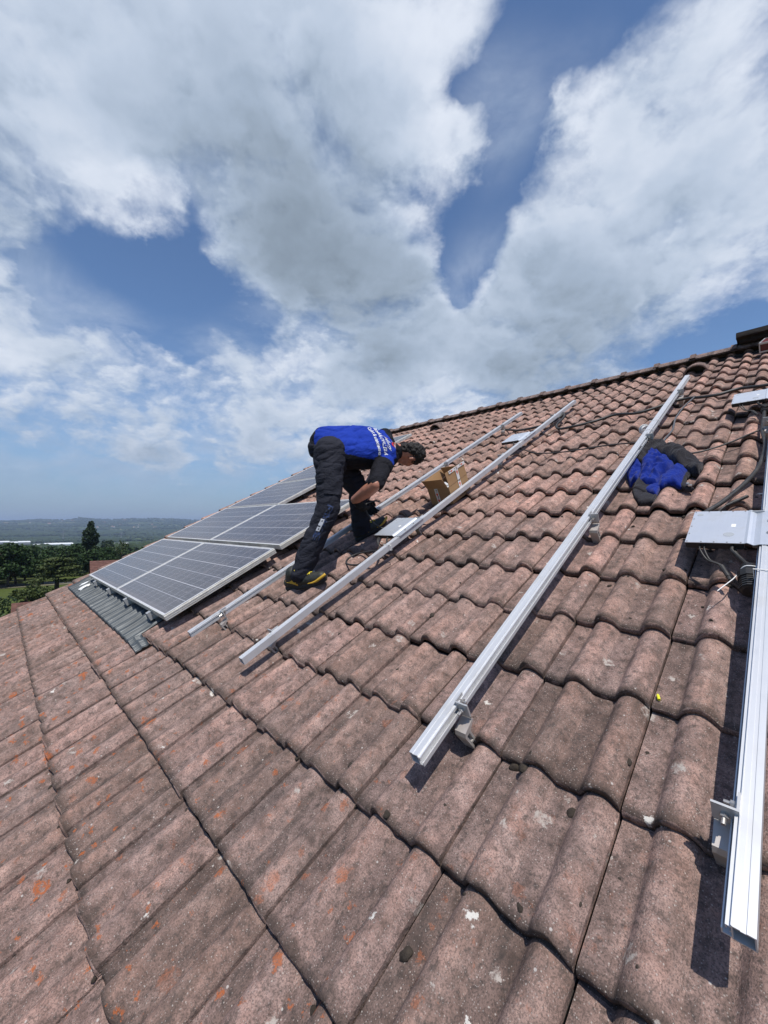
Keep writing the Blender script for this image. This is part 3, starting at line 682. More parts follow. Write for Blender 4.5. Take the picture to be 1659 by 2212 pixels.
cable('cable', [(.275, 2.10, .05), (.262, 2.26, .04), (.240, 2.31, .045), (.21, 2.345, .05), (.165, 2.391, .055)], .0045, 'short lead with a slim plug above the lower right microinverter', M_CABLE, group=GC, extra=mc4)
cable('cable', [(1.99, 1.70, .055), (2.10, 1.72, .04), (2.211, 1.694, .035), (2.315, 1.651, .035), (2.352, 1.585, .035), (2.312, 1.514, .035), (2.22, 1.497, .035), (2.12, 1.53, .035), (2.02, 1.62, .04)], .0068, 'loop of black cable on the tiles between the boot and the plain-sided rail', group=GC)
def bigplug(t, P): plug(t, P[3], P[4], .031); b = MB(); q = P[3].lerp(P[4], .35); b.tube(spline([q + Vector((0, .034, .0)), q + Vector((.01, .01, .034)), q + Vector((.012, -.04, .03))]), .0022, 6); b.tube([q + Vector((0, .034, 0)), q + Vector((-.06, .04, .02)), q + Vector((-.15, .075, .025))], .0018, 5); put('zip_tie', b.me('zip_tie', [M_WHITE]), t)
cable('cable', [(.175, 1.79, .105), (.165, 1.755, .095), (.142, 1.72, .085), (.128, 1.695, .08), (.118, 1.565, .062)], .009, 'stub of black cable with a big ribbed connector under the lower right microinverter', group=GC, extra=bigplug)
cable('cable', [(2.06, 1.96, .10), (2.15, 2.05, .05), (2.10, 2.22, .04), (2.02, 2.32, .05), (1.97, 2.38, .06)], .006, 'black lead between the cardboard box and the microinverter by the boot', group=GC)

# ---------------------------------------------------------------- cardboard box full of fixings
def card(nt, b):
    co = nt.obj(); n = nt.noise(nt.vmath('MULTIPLY', co, (3, 3, 60)), 3, 4, .6); m = nt.noise(co, 8, 5, .6)
    c = nt.mix(n, (.30, .175, .085), (.37, .225, .115)); nt.put(b.inputs['Base Color'], nt.mix(nt.step(m, .5, .8, 0, .35), c, (.22, .125, .06)))
    b.inputs['Roughness'].default_value = .8; b.inputs['Specular IOR Level'].default_value = .25
M_CARD = material('brown cardboard', card)
M_TAPE = material('white printed tape', color=(.72, .70, .68), rough=.3)
M_RED = material('orange red print', color=(.62, .085, .03), rough=.4); M_INK = material('dark print', color=(.06, .035, .025), rough=.6)
def box_scene():
    u0, u1, v0, v1, z0, zf, T = 1.988, 2.215, 2.505, 2.795, .036, .185, .004
    t = rthing('cardboard_box', 2.1, 2.65, z0, 'open brown cardboard box with white tape wedged between the two middle rails', 'box')
    X0, X1, Y0, Y1, H = v0 - 2.65, v1 - 2.65, u0 - 2.1, u1 - 2.1, zf - z0
    b = MB(); b.box(X0, X1, Y0, Y1, 0, T); b.box(X0, X1, Y0, Y0 + T, T, H); b.box(X0, X1, Y1 - T, Y1, T, H); b.box(X0, X0 + T, Y0 + T, Y1 - T, T, H); b.box(X1 - T, X1, Y0 + T, Y1 - T, T, H)
    put('carton', b.me('carton', [M_CARD]), t)
    def flap(name, p, q, out, bend, h, th=.004):
        """flap hinged on edge p-q, leaning outwards by bend, curling a little"""
        p, q, out = Vector(p), Vector(q), Vector(out); V = []; n = 7; k = 5
        for s in range(2):
            for j in range(k):
                a = bend + .35 * bend * (j / (k - 1)) ; hh = h * j / (k - 1)
                d = out * math.sin(a) * hh + Vector((0, 0, 1)) * math.cos(a) * hh
                nn = (out * math.cos(a) - Vector((0, 0, 1)) * math.sin(a)) * th * (s - .5)
                for i in range(n):
                    e = p.lerp(q, i / (n - 1)); V.append(e + d + nn + out * .006 * math.sin(i / (n - 1) * math.pi) * j / k)
        F = []
        for s in range(2):
            for j in range(k - 1):
                for i in range(n - 1): a = s * n * k + j * n + i; f = (a, a + 1, a + n + 1, a + n); F.append(f if s else f[::-1])
        ring = [i for i in range(n)] + [j * n + n - 1 for j in range(1, k)] + [(k - 1) * n + i for i in range(n - 2, -1, -1)] + [j * n for j in range(k - 2, 0, -1)]
        for a, c in zip(ring, ring[1:] + ring[:1]): F.append((a, c, c + n * k, a + n * k))
        return put(name, mesh(name, V, F, [M_CARD], smooth=False), t)
    f1 = flap('flap', (X0 + .01, Y0, H + .002), (X1, Y0, H + .002), (0, -1, 0), -.03, .118)
    f2 = flap('flap', (X0, Y1, H + .002), (X0, Y0 + .012, H + .002), (-1, 0, 0), .34, .100)
    f3 = flap('flap', (X1, Y0 + .01, H + .002), (X1, Y1, H + .002), (1, 0, 0), -.25, .10)
    f4 = flap('flap', (X1, Y1, H + .002), (X0 + .02, Y1, H + .002), (0, 1, 0), .15, .075)
    # tape with red marks over the near side and the lower end
    def tape(name, M, w, l, marks):
        b = MB(); b.box(-w / 2, w / 2, 0, l, 0, .0008, M); o = put(name, b.me(name, [M_TAPE]), t)
        b = MB()
        for y in marks:
            b.cyl(M @ Vector((0, y, .0008)), M @ Vector((0, y, .0014)), w * .30, n=14)
            b.add([M @ Vector((-w * .22, y - .004, .0013)), M @ Vector((w * .22, y - .004, .0013)), M @ Vector((0, y - w * .75, .0013))], [(0, 1, 2)])
        put('print', b.me('print', [M_RED]), o)
        b = MB()
        for y in marks:
            for k in range(3): b.box(-w * .05 + k * w * .12, w * .02 + k * w * .12, y + w * .45, y + w * 1.25, .0008, .0012, M)
        put('print', b.me('print', [M_INK]), o)
    side = Matrix.Translation((.02, Y0 - .0006, 0)) @ Matrix(((1, 0, 0, 0), (0, 0, -1, 0), (0, 1, 0, 0), (0, 0, 0, 1)))
    tape('tape', side @ Matrix.Translation((-.005, .045, .001)), .036, H - .048, [.075])
    tape('tape', side @ Matrix.Translation((-.005, H + .006, .0034)) @ Matrix.Rotation(.03, 4, 'X'), .036, .108, [.07])
    end = Matrix.Translation((X0 - .0006, .01, 0)) @ Matrix(((0, 0, -1, 0), (-1, 0, 0, 0), (0, 1, 0, 0), (0, 0, 0, 1)))
    tape('tape', end @ Matrix.Translation((-.015, .01, .001)), .034, H - .014, [.03, .085])
    top = side @ Matrix.Translation((0, H + .108, .004)) @ Matrix.Rotation(math.pi / 2, 4, 'Z')
    tape('tape', top @ Matrix.Translation((.0, -.135, 0)), .026, .25, [.05, .13, .21])
    fc = bpy.data.curves.new('lettering', 'FONT'); fc.body = 'SOLAR'; fc.size = .034; fc.extrude = .0004; fc.align_x = 'CENTER'
    tmp = bpy.data.objects.new('tmp', fc); C.objects.link(tmp); dg = bpy.context.evaluated_depsgraph_get(); me = bpy.data.meshes.new_from_object(tmp.evaluated_get(dg)); bpy.data.objects.remove(tmp)
    me.transform(side @ Matrix.Translation((.0, .012, .0012))); me.materials.clear(); me.materials.append(M_INK); put('lettering', me, t)
    # crumpled clear bag among the fixings
    b = MB(); b.ball((0, 0, 0), (.085, .062, .05), 4); bag = rthing('plastic_bag', 2.10, 2.60, .135, 'crumpled clear plastic bag inside the open cardboard box', 'plastic bag')
    me = b.me('plastic_bag', [material('clear crumpled plastic', color=(.62, .64, .66), rough=.22, spec=.8)], False)
    for v in me.vertices: v.co *= 1 + .38 * mnoise.noise(v.co * 38) + .2 * mnoise.noise(v.co * 90)
    put('bag_film', me, bag)
box_scene()

# ---------------------------------------------------------------- blue and charcoal jacket dropped on the tiles
def fleece(c1, c2):
    def f(nt, b):
        co = nt.obj(); n = nt.noise(co, 16, 5, .6); g = nt.noise(co, 420, 2, .6)
        nt.put(b.inputs['Base Color'], nt.mix(n, c1, c2)); b.inputs['Roughness'].default_value = .95; b.inputs['Specular IOR Level'].default_value = .12
        b.inputs['Sheen Weight'].default_value = .12
        nt.put(b.inputs['Normal'], nt.bump(nt.math('ADD', g, nt.math('MULTIPLY', nt.noise(co, 30, 5, .6), 2.5)), .6, .006))
    return f
M_FBLUE = material('royal blue fleece', fleece((.004, .016, .16), (.008, .030, .27)))
M_FDARK = material('charcoal fleece', fleece((.020, .018, .021), (.034, .031, .035)))
JACKET = {
 'dark_sleeve': [(0.849,3.23),(0.837,3.314),(0.795,3.387),(0.751,3.435),(0.658,3.399),(0.577,3.294),(0.512,3.172),(0.444,3.069),(0.401,2.97),(0.392,2.878),(0.402,2.796),(0.429,2.822),(0.474,2.883),(0.544,2.955),(0.58,3.03),(0.618,3.11),(0.662,3.172),(0.714,3.228),(0.737,3.2),(0.734,3.059),(0.768,3.071),(0.814,3.157)],
 'blue_body': [(0.745,3.167),(0.725,3.251),(0.663,3.214),(0.611,3.147),(0.57,3.049),(0.536,2.922),(0.547,2.835),(0.582,2.777),(0.589,2.676),(0.646,2.66),(0.689,2.688),(0.698,2.795),(0.724,2.925),(0.737,3.038)],
 'blue_sleeve': [(0.864,3.178),(0.851,3.247),(0.814,3.197),(0.751,3.082),(0.716,2.94),(0.704,2.834),(0.691,2.705),(0.745,2.716),(0.789,2.854),(0.833,3.017)],
 'blue_hem': [(0.608,2.756),(0.577,2.864),(0.523,2.924),(0.487,2.943),(0.461,2.901),(0.47,2.817),(0.467,2.65),(0.53,2.658),(0.553,2.627),(0.6,2.627),(0.624,2.694)],
 'blue_panel': [(0.627,2.706),(0.571,2.642),(0.566,2.572),(0.57,2.519),(0.64,2.597),(0.637,2.645)],
 'cuff': [(0.701,2.752),(0.614,2.687),(0.622,2.631),(0.623,2.561),(0.7,2.582),(0.706,2.682)],
 'cuff_band': [(0.704,2.603),(0.641,2.601),(0.56,2.513),(0.563,2.422),(0.59,2.444),(0.627,2.429),(0.669,2.482)],
 'hem_trim': [(0.481,2.873),(0.47,2.919),(0.442,2.916),(0.443,2.863),(0.46,2.774),(0.454,2.71),(0.416,2.642),(0.402,2.602),(0.427,2.607),(0.479,2.667),(0.479,2.751)]}
def jacket():
    cu, cv = .62, 2.85
    t = rthing('jacket', cu, cv, 0, 'crumpled royal blue and charcoal fleece jacket lying on the tiles by the grooved rail', 'jacket')
    def ridged(p, s): return 1 - min(1, abs(mnoise.noise(p * s)) * 3.2)
    def sheet(name, mat, H, base, fs, fa, wid, seed, under=.0):
        """a piece of cloth draped over its outline, with folds"""
        poly = [np.array(q) for q in JACKET[name]]; A = np.array(poly); B = np.roll(A, -1, 0); step = .0055
        u0, v0 = A.min(0) - .01; u1, v1 = A.max(0) + .01; us = np.arange(u0, u1, step); vs = np.arange(v0, v1, step); idx = {}; V = []; F = []; rim = []
        def sd(p):
            d = B - A; w = p - A; k = np.clip((w * d).sum(1) / (d * d).sum(1), 0, 1); dist = np.sqrt((((w - d * k[:, None])) ** 2).sum(1)).min()
            c = ((A[:, 1] > p[1]) != (B[:, 1] > p[1])); xx = np.where(c, (B[:, 0] - A[:, 0]) * (p[1] - A[:, 1]) / np.where(B[:, 1] == A[:, 1], 1e-9, B[:, 1] - A[:, 1]) + A[:, 0], -9e9)
            return dist if ((p[0] < xx) & c).sum() % 2 else -dist
        grid = {}
        for i, u in enumerate(us):
            for j, v in enumerate(vs):
                d = sd(np.array((u, v)))
                if d > -.004: grid[(i, j)] = d
        for (i, j), d in grid.items():
            u, v = float(us[i]), float(vs[j]); d = max(d, 0.0); e = min(1, d / wid); e = math.sqrt(max(0, 1 - (1 - e) ** 2))
            q = Vector((u, v, seed)); wq = Vector((u + .035 * mnoise.noise(q * 9), (v + .05 * mnoise.noise(q * 7 + Vector((5, 0, 0)))) * .55, seed))
            f = .55 * ridged(wq, fs) ** 2 + .3 * ridged(wq + Vector((2, 7, 1)), fs * 1.9) ** 2 + .25 * mnoise.noise(q * 22)
            z = float(tile_z(np.array(u))) * .6 + base + H * e * (.55 + .35 * mnoise.noise(q * 8)) + fa * e * f
            idx[(i, j)] = len(V); V.append(Vector((v - cv, u - cu, z)))
        n = len(V); V += [Vector((q.x, q.y, min(q.z - .006, float(tile_z(np.array(q.y + cu))) * .6 + under - .004))) for q in V]
        cnt = {}
        for (i, j) in grid:
            k = [(i, j), (i, j + 1), (i + 1, j + 1), (i + 1, j)]
            if all(x in idx for x in k):
                a = [idx[x] for x in k]; F.append(tuple(a[::-1])); F.append(tuple(x + n for x in a))
                for x, y in zip(a[::-1], a[::-1][1:] + a[::-1][:1]): cnt[(x, y)] = 1
        for (x, y) in list(cnt):
            if (y, x) not in cnt: F.append((y, x, x + n, y + n))
        me = mesh(name, V, F, [mat], smooth=True); bm = bmesh.new(); bm.from_mesh(me)
        for k in range(2): bmesh.ops.smooth_vert(bm, verts=[v for v in bm.verts if v.index < n], factor=.5, use_axis_x=True, use_axis_y=True, use_axis_z=True)
        bm.to_mesh(me); bm.free(); put(name, me, t)
    sheet('dark_sleeve', M_FDARK, .115, .016, 12, .030, .055, 1.0)
    sheet('blue_body', M_FBLUE, .080, .022, 15, .052, .055, 2.0)
    sheet('blue_sleeve', M_FBLUE, .050, .018, 17, .044, .040, 3.0)
    sheet('blue_hem', M_FBLUE, .034, .016, 14, .028, .035, 4.0)
    sheet('blue_panel', M_FBLUE, .022, .026, 16, .014, .025, 5.0)
    sheet('cuff', M_FDARK, .034, .018, 10, .012, .032, 6.0)
    sheet('cuff_band', M_FDARK, .022, .018, 8, .006, .02, 7.0)
    sheet('hem_trim', M_FDARK, .012, .014, 12, .010, .012, 8.0)
    P = lambda u, v, z: Vector((v - cv, u - cu, z))
    b = MB(); b.cyl(P(.436, 2.645, .034), P(.428, 2.628, .034), .009, n=10); b.box(*sorted((2.61 - cv, 2.628 - cv)), .412 - cu, .428 - cu, .03, .036); put('zip_pull', b.me('zip_pull', [M_STEEL]), t)
jacket()

# ---------------------------------------------------------------- small things on the roof
def spool():
    t = rthing('cable_spool', .875, 3.86, .045, 'small white spool standing behind the grooved rail above the blue jacket', 'spool', turn=.5)
    b = MB(); b.cyl((-.03, 0, 0), (.03, 0, 0), .030, n=24); put('core', b.me('core', [M_WHITE], False), t)
    for x in (-.034, .026):
        b = MB(); b.cyl((x, 0, 0), (x + .008, 0, 0), .043, n=28); put('flange', b.me('flange', [M_WHITE], False), t)
spool()
def peg(name, u, v, z, r, l, col, turn, label):
    b = MB(); b.cyl((-l / 2, 0, 0), (l / 2, 0, 0), r, n=12); b.cyl((l / 2, 0, 0), (l / 2 + .004, 0, 0), r * .7, r * .5, 12)
    o = put(name, b.me(name, [material(name + ' plastic', color=col, rough=.4)])); on_roof(o, u, v, z, turn); tag(o, label, 'plastic offcut')
peg('yellow_offcut', .304, 1.047, .004, .0042, .017, (.75, .72, .03), .35, 'tiny bright yellow plastic offcut lying on a tile right of the grooved rail')
peg('blue_offcut', 1.37, .36, .02, .003, .030, (.03, .16, .55), .6, 'tiny blue plastic offcut lying on a tile below the plain-sided rail')
def vent(u, v, label):
    t = rthing('vent_tile', u, v, .0, label, 'vent tile', 'hooded vent tiles near the ridge'); n = 14; V = []; F = []
    prof = [(-.10, 1.0), (-.04, 1.04), (.06, .95), (.16, .70), (.24, .30)]
    for s in (1.0, .86):
        for x, k in prof:
            for i in range(n): a = math.pi * i / (n - 1); V.append((x, math.cos(a) * .125 * (.6 + .4 * k) * s, math.sin(a) * .115 * k * s))
    m = len(prof)
    for s in (0, 1):
        for k in range(m - 1):
            for i in range(n - 1): q = s * m * n + k * n + i; f = (q, q + 1, q + n + 1, q + n); F.append(f[::-1] if s == 0 else f)
    for i in range(n - 1): F.append((i, i + 1, i + 1 + m * n, i + m * n))
    put('hood', mesh('hood', V, F, [M_TILE], smooth=True), t)
    b = MB(); b.box(.02, .026, -.10, .10, 0, .085)
    put('grille', b.me('grille', [M_BLACK]), t)
vent(.80, 6.19, 'hooded vent tile at the upper end of the rail with the jacket'); vent(4.76, 6.22, 'hooded vent tile right of the topmost panel corner, near the far end of the ridge')
M_SOOT = material('sooty dark stone', lambda nt, b: (nt.put(b.inputs['Base Color'], nt.ramp(nt.noise(nt.obj(), 9, 7, .65), [(.3, (.010, .007, .006)), (.6, (.024, .017, .015)), (.8, (.06, .036, .03))])), nt.put(b.inputs['Normal'], nt.bump(nt.noise(nt.obj(), 30, 6, .7), .8, .02))), rough=.9)
def ridge_slab():
    t = rthing('chimney_slab', -.25, VR, .10, 'black weathered slab lying across the ridge at the right edge of the picture', 'chimney slab'); rng = random.Random(3)
    def rough_box(name, x0, x1, y0, y1, z0, z1):
        bm = bmesh.new(); bmesh.ops.create_cube(bm, size=1.0); bmesh.ops.subdivide_edges(bm, edges=bm.edges[:], cuts=9, use_grid_fill=True)
        for v in bm.verts:
            v.co = Vector((x0 + (v.co.x + .5) * (x1 - x0), y0 + (v.co.y + .5) * (y1 - y0), z0 + (v.co.z + .5) * (z1 - z0)))
            v.co += Vector((mnoise.noise(v.co * 14), mnoise.noise(v.co * 14 + Vector((9, 0, 0))), mnoise.noise(v.co * 14 + Vector((0, 9, 0))))) * .012
        me = bpy.data.meshes.new(name); bm.to_mesh(me); bm.free(); me.materials.append(M_SOOT); o = put(name, me, t); o.rotation_euler = (0, R(27.5), 0); return o
    rough_box('cap_stone', -.24, .30, -1.0, .715, .015, .075); rough_box('mortar_bed', -.17, .25, -.95, .69, -.03, .02)
ridge_slab()
def red_case():
    t = rthing('tool_case', .10, 6.42, .05, 'dark red case with a grey metal edge lying on the tiles under the ridge slab', 'tool case', turn=-.15)
    M_R = material('dark red lacquer', color=(.10, .012, .012), rough=.45)
    b = MB(); b.box(-.13, .13, -.2, .13, 0, .10); put('case_body', b.me('case_body', [M_R]), t)
    b = MB()
    for x in (-.136, .126):
        b.box(x, x + .010, -.206, .136, .085, .105); b.box(x, x + .010, -.206, .136, -.004, .012)
        for y in (-.206, .126): b.box(x, x + .010, y, y + .010, .012, .085)
    b.box(-.126, .126, .126, .136, .085, .105); b.box(-.126, .126, -.206, -.196, .085, .105); put('edge_trim', b.me('edge_trim', [M_ALUD]), t)
    b = MB(); b.tube(spline([(-.14, -.08, .05), (-.19, -.07, .055), (-.19, .0, .055), (-.14, .01, .05)]), .009, 8); put('handle', b.me('handle', [M_BLACK]), t)
red_case()
def moss():
    rng = random.Random(11); b = MB()
    def lump(u, v, s, dz=0.0):
        sx, sy, sz = s * rng.uniform(.6, 1.3), s * rng.uniform(.6, 1.3), s * rng.uniform(.35, .7)
        b.ball((v, u, float(tile_z(np.array(u))) - .004 + dz + sz * .3), (sx, sy, sz), 2, .22, rng, Matrix.Rotation(rng.uniform(0, 6), 3, 'Z'))
    for r in range(-2, 18):                                            # caught under the course edges
        for k in range(60):
            u = rng.uniform(.0, 7.3); f = rng.random()
            if mnoise.noise(Vector((u * 1.3, r * 2.1, 0))) < -.05: continue
            v = TV0 + r * TG + rng.gauss(-.012, .005); lump(u, v, rng.choice((.005, .006, .008, .010, .014)), -.030)
    for k in range(230):                                               # loose crumbs
        u = abs(rng.gauss(0, 1.3)) + .05; v = rng.uniform(.2, 4.0)
        f = ((v - TV0) / TG) % 1.0; lump(u, v, rng.choice((.002, .003, .004, .005, .008)), -.027 * f - .001)
    for u, v, s in ((.33, .80, .009), (.83, .345, .012), (.62, .16, .013), (.42, .62, .011), (1.05, .40, .013), (.30, .86, .009), (.60, .67, .018), (.56, .66, .016), (1.75, .93, .014), (1.62, .90, .012), (1.3, 1.2, .015)):
        lump(u, v, s, -.026 * (((v - TV0) / TG) % 1.0))
    m = material('dark moss and grit', lambda nt, bb: (nt.put(bb.inputs['Base Color'], nt.ramp(nt.noise(nt.obj(), 60, 4, .6), [(.3, (.022, .016, .012)), (.6, (.05, .038, .028)), (.8, (.075, .06, .035))])), nt.put(bb.inputs['Normal'], nt.bump(nt.noise(nt.obj(), 180, 4, .7), .9, .006))), rough=.95)
    o = put('moss_crumbs', b.me('moss_crumbs', [m], True)); on_roof(o, 0, 0); tag(o, 'dark moss crumbs scattered on the tiles and under the course edges', 'moss', kind='stuff')
moss()

# ---------------------------------------------------------------- the worker, bent over between the rails
M_SKIN = material('skin', lambda nt, b: (nt.put(b.inputs['Base Color'], nt.ramp(nt.noise(nt.obj(), 25, 5, .6), [(.35, (.33, .135, .085)), (.65, (.43, .19, .125))]))), rough=.5)
try: M_SKIN.node_tree.nodes['Principled BSDF'].inputs['Subsurface Weight'].default_value = .05
except Exception: pass
def cloth(c1, c2, sc=9, wr=.8):
    def f(nt, b):
        co = nt.obj(); n = nt.noise(co, sc, 6, .62); weave = nt.noise(co, 600, 2, .5)
        nt.put(b.inputs['Base Color'], nt.mix(n, c1, c2)); b.inputs['Roughness'].default_value = .85; b.inputs['Specular IOR Level'].default_value = .2
        fold = nt.noise(nt.vmath('MULTIPLY', co, (1.0, 1.0, 1.9)), 11, 5, .6, .6)
        nt.put(b.inputs['Normal'], nt.bump(nt.math('ADD', nt.math('MULTIPLY', fold, 4), nt.math('MULTIPLY', weave, .15)), wr, .012))
    return f
M_TROU = material('navy black work trousers', cloth((.012, .013, .020), (.028, .029, .040), 9, .5))
M_SBLUE = material('royal blue jersey', cloth((.007, .028, .25), (.011, .042, .36), 5, .55))
M_SBLK = material('black jersey', cloth((.006, .006, .009), (.014, .014, .019), 6, .6))
M_HAIR = material('black curly hair', lambda nt, b: (nt.put(b.inputs['Base Color'], nt.ramp(nt.noise(nt.obj(), 60, 4), [(.3, (.004, .003, .003)), (.7, (.018, .013, .011))])), nt.put(b.inputs['Normal'], nt.bump(nt.noise(nt.obj(), 110, 4, .7), 1.0, .01))), rough=.6)
M_BOOT = material('black boot leather', lambda nt, b: (nt.put(b.inputs['Base Color'], nt.ramp(nt.noise(nt.obj(), 50, 5, .65), [(.35, (.016, .017, .014)), (.65, (.040, .041, .034))]))), rough=.6)
M_SOLE = material('dark grey rubber', color=(.022, .023, .026), rough=.7)
M_YEL = material('amber rubber trim', color=(.55, .33, .035), rough=.5); M_LACE = material('yellow lace', color=(.78, .62, .05), rough=.7)
M_GLOVE = material('black knit glove', cloth((.008, .008, .010), (.02, .02, .022), 20, .4))
M_PRINTW = material('white print', color=(.68, .70, .74), rough=.6); M_PRINTR = material('red print', color=(.55, .03, .05), rough=.6)
M_PRINTB = material('blue knee print', lambda nt, b: nt.put(b.inputs['Base Color'], nt.mix(nt.step(nt.noise(nt.obj(), 70, 3, .6), .45, .55), (.02, .022, .03), (.022, .045, .13))), rough=.8)

def worker():
    bu, bv = 2.40, 1.55
    root = rthing('person', bu, bv, 0, 'person in blue and black work clothes bending over between the rails, back to the viewer', 'person')
    root['label'] = 'person in royal blue top and dark work trousers bending down over the rails'
    P = lambda u, v, z: Vector((v - bv, u - bu, z))
    Rank, Rkn, Rhip = P(2.445, 1.205, .122), P(2.30, 1.555, .475), P(2.345, 1.765, .815)
    Lank, Lkn, Lhip = P(2.52, 1.911, .108), P(2.44, 1.975, .430), P(2.56, 1.965, .745)
    Rsh, Lsh = P(2.225, 2.125, .572), P(2.40, 2.40, .715)
    Rel, Rwr = P(2.11, 1.865, .490), P(2.325, 1.815, .408)
    hipc = (Rhip + Lhip) / 2; shc = (Rsh + Lsh) / 2; neck = P(2.285, 2.352, .610); head = P(2.242, 2.452, .527); nape = P(2.272, 2.392, .582)
    waist = hipc.lerp(shc, .36) + Vector((0, 0, .045)); chest = hipc.lerp(shc, .75) + Vector((0, 0, .032))
    spine = (shc - hipc).normalized(); lat = (Rsh - Lsh); lat = (lat - spine * lat.dot(spine)).normalized()      # lat: towards his right
    back = spine.cross(lat).normalized()
    if back.z < 0: back = -back
    Lel, Lwr = P(2.44, 2.17, .46), P(2.42, 1.96, .33)
    c = lambda a, ra, b_, rb: ('c', a, ra, b_, rb)
    # head axes: crown, face, side
    crown = (head - nape); crown = (spine * .75 + crown.normalized() * .45 + Vector((0, 0, -.10))).normalized()
    face = (-back - crown * (-back).dot(crown)).normalized(); side = crown.cross(face).normalized()
    if side.dot(lat) < 0: side = -side
    H = Matrix((face, side, crown)).transposed()
    hp = lambda f, s, k: head + face * f + side * s + crown * k
    # ---- skin: one continuous body
    sk = [('e', hp(-.008, 0, .035), (.093, .073, .088), H), c(hp(.03, 0, -.005), .062, hp(.045, 0, -.062), .040), c(hp(.06, 0, .02), .05, hp(.05, 0, -.05), .045)]
    sk += [c(hp(.092, 0, .018), .011, hp(.108, 0, -.012), .015), c(hp(.098, -.012, -.016), .008, hp(.098, .012, -.016), .008)]             # nose
    sk += [c(hp(.086, -.018, -.045), .008, hp(.086, .018, -.045), .008), c(hp(.078, 0, -.078), .020, hp(.07, 0, -.074), .022)]              # lips, chin
    sk += [c(hp(.078, s * .03, .032), .012, hp(.082, s * .012, .036), .008) for s in (-1, 1)] + [c(hp(.066, s * .045, -.01), .018, hp(.06, s * .04, -.03), .018) for s in (-1, 1)]
    for s in (-1, 1):                                                   # ears
        sk += [c(hp(-.010, s * .074, .022), .010, hp(-.024, s * .082, .006), .012), c(hp(-.024, s * .082, .006), .012, hp(-.012, s * .076, -.024), .009)]
    sk += [c(hp(-.02, 0, -.02), .060, nape, .060), c(nape, .060, shc + back * .0 + spine * .03, .072)]
    sk += [c(Rsh, .062, shc, .10), c(Lsh, .062, shc, .10), c(shc, .10, chest, .12), c(chest, .12, waist, .11), c(waist, .11, hipc, .12)]
    for sh, el, wr in ((Rsh, Rel, Rwr), (Lsh, Lel, Lwr)):
        sk += [c(sh, .058, el, .041), c(el, .044, el.lerp(wr, .35), .050), c(el.lerp(wr, .35), .050, wr, .036)]
    for hip, kn, an in ((Rhip, Rkn, Rank), (Lhip, Lkn, Lank)):
        sk += [c(hip, .078, kn, .052), c(kn, .052, kn.lerp(an, .35), .052), c(kn.lerp(an, .35), .052, an, .036)]
    put('body', blend('body', sk, .0065, 3, [M_SKIN]), root)
    # eyes
    for s in (-1, 1):
        b = MB(); b.ball(hp(.080, s * .031, .016), .011, 2); put('eye', b.me('eye', [M_WHITE], True), root)
    # ---- hair
    hv = [('e', hp(-.016, 0, .046), (.096, .080, .092), H), ('e', hp(-.050, 0, .015), (.060, .068, .075), H), c(hp(-.058, 0, -.02), .046, hp(-.050, 0, -.070), .042)]
    hm = blend('hair', hv, .006, 2, [M_HAIR], lambda p, n: .012 * mnoise.noise(p * 50) + .010 * mnoise.noise(p * 105) + .001)
    # trim the hairline: drop the faces over the face and below the nape
    bm = bmesh.new(); bm.from_mesh(hm)
    kill = [f for f in bm.faces if (f.calc_center_median() - head).dot(face) > .052 + .35 * max(0, (f.calc_center_median() - head).dot(crown) - .05) or (abs((f.calc_center_median() - head).dot(side)) > .045 and (f.calc_center_median() - head).dot(crown) < -.005 and (f.calc_center_median() - head).dot(face) > -.045)]
    bmesh.ops.delete(bm, geom=kill, context='FACES'); bm.to_mesh(hm); bm.free(); put('hair', hm, root)
    # ---- trousers
    wr1 = lambda p, n: .7 * (.010 * mnoise.noise(Vector((p.x * 7, p.y * 7, p.z * 16))) + .007 * mnoise.noise(Vector((p.x * 14, p.y * 14, p.z * 34)) + Vector((4, 0, 2))) - .009 * max(0, 1 - abs(mnoise.noise(Vector((p.x * 6, p.y * 6, p.z * 15)) + Vector((1, 8, 3)))) * 6))
    tr = []
    for hip, kn, an, kr in ((Rhip, Rkn, Rank, .084), (Lhip, Lkn, Lank, .084)):
        low = an.lerp(kn, .02) + Vector((0, 0, -.012)); fwd = Vector((.02, -.012, 0))
        tr += [c(hip + (hipc - hip) * .15, .120, kn.lerp(hip, .45), .100), c(kn.lerp(hip, .45), .100, kn, kr), c(kn, kr, an.lerp(kn, .45), .080), c(an.lerp(kn, .45), .080, low, .078)]
    tr += [('e', hipc.lerp(waist, -.05) - spine * .010 - back * .004, (.120, .100, .165), Matrix((spine, back, lat)).transposed()), c(hipc + lat * .05, .128, hipc.lerp(waist, .35) + lat * .05, .112), c(hipc - lat * .05, .128, hipc.lerp(waist, .35) - lat * .05, .112)]
    tr += [c(hipc + lat * .07 - spine * .065 + back * .0, .10, hipc + lat * .07, .12), c(hipc - lat * .07 - spine * .065 + back * .0, .10, hipc - lat * .07, .12)]
    tm = blend('trousers', tr, .008, 4, [M_TROU], wr1)
    # open the legs just above the boots
    bm = bmesh.new(); bm.from_mesh(tm)
    bmesh.ops.delete(bm, geom=[v for v in bm.verts if v.co.z < (.075 if v.co.x < .1 else .07)], context='VERTS'); bm.to_mesh(tm); bm.free()
    to = put('trousers', tm, root)
    # side pocket and printed knee
    bvh = BVHTree.FromPolygons([v.co[:] for v in tm.vertices], [p.vertices[:] for p in tm.polygons])
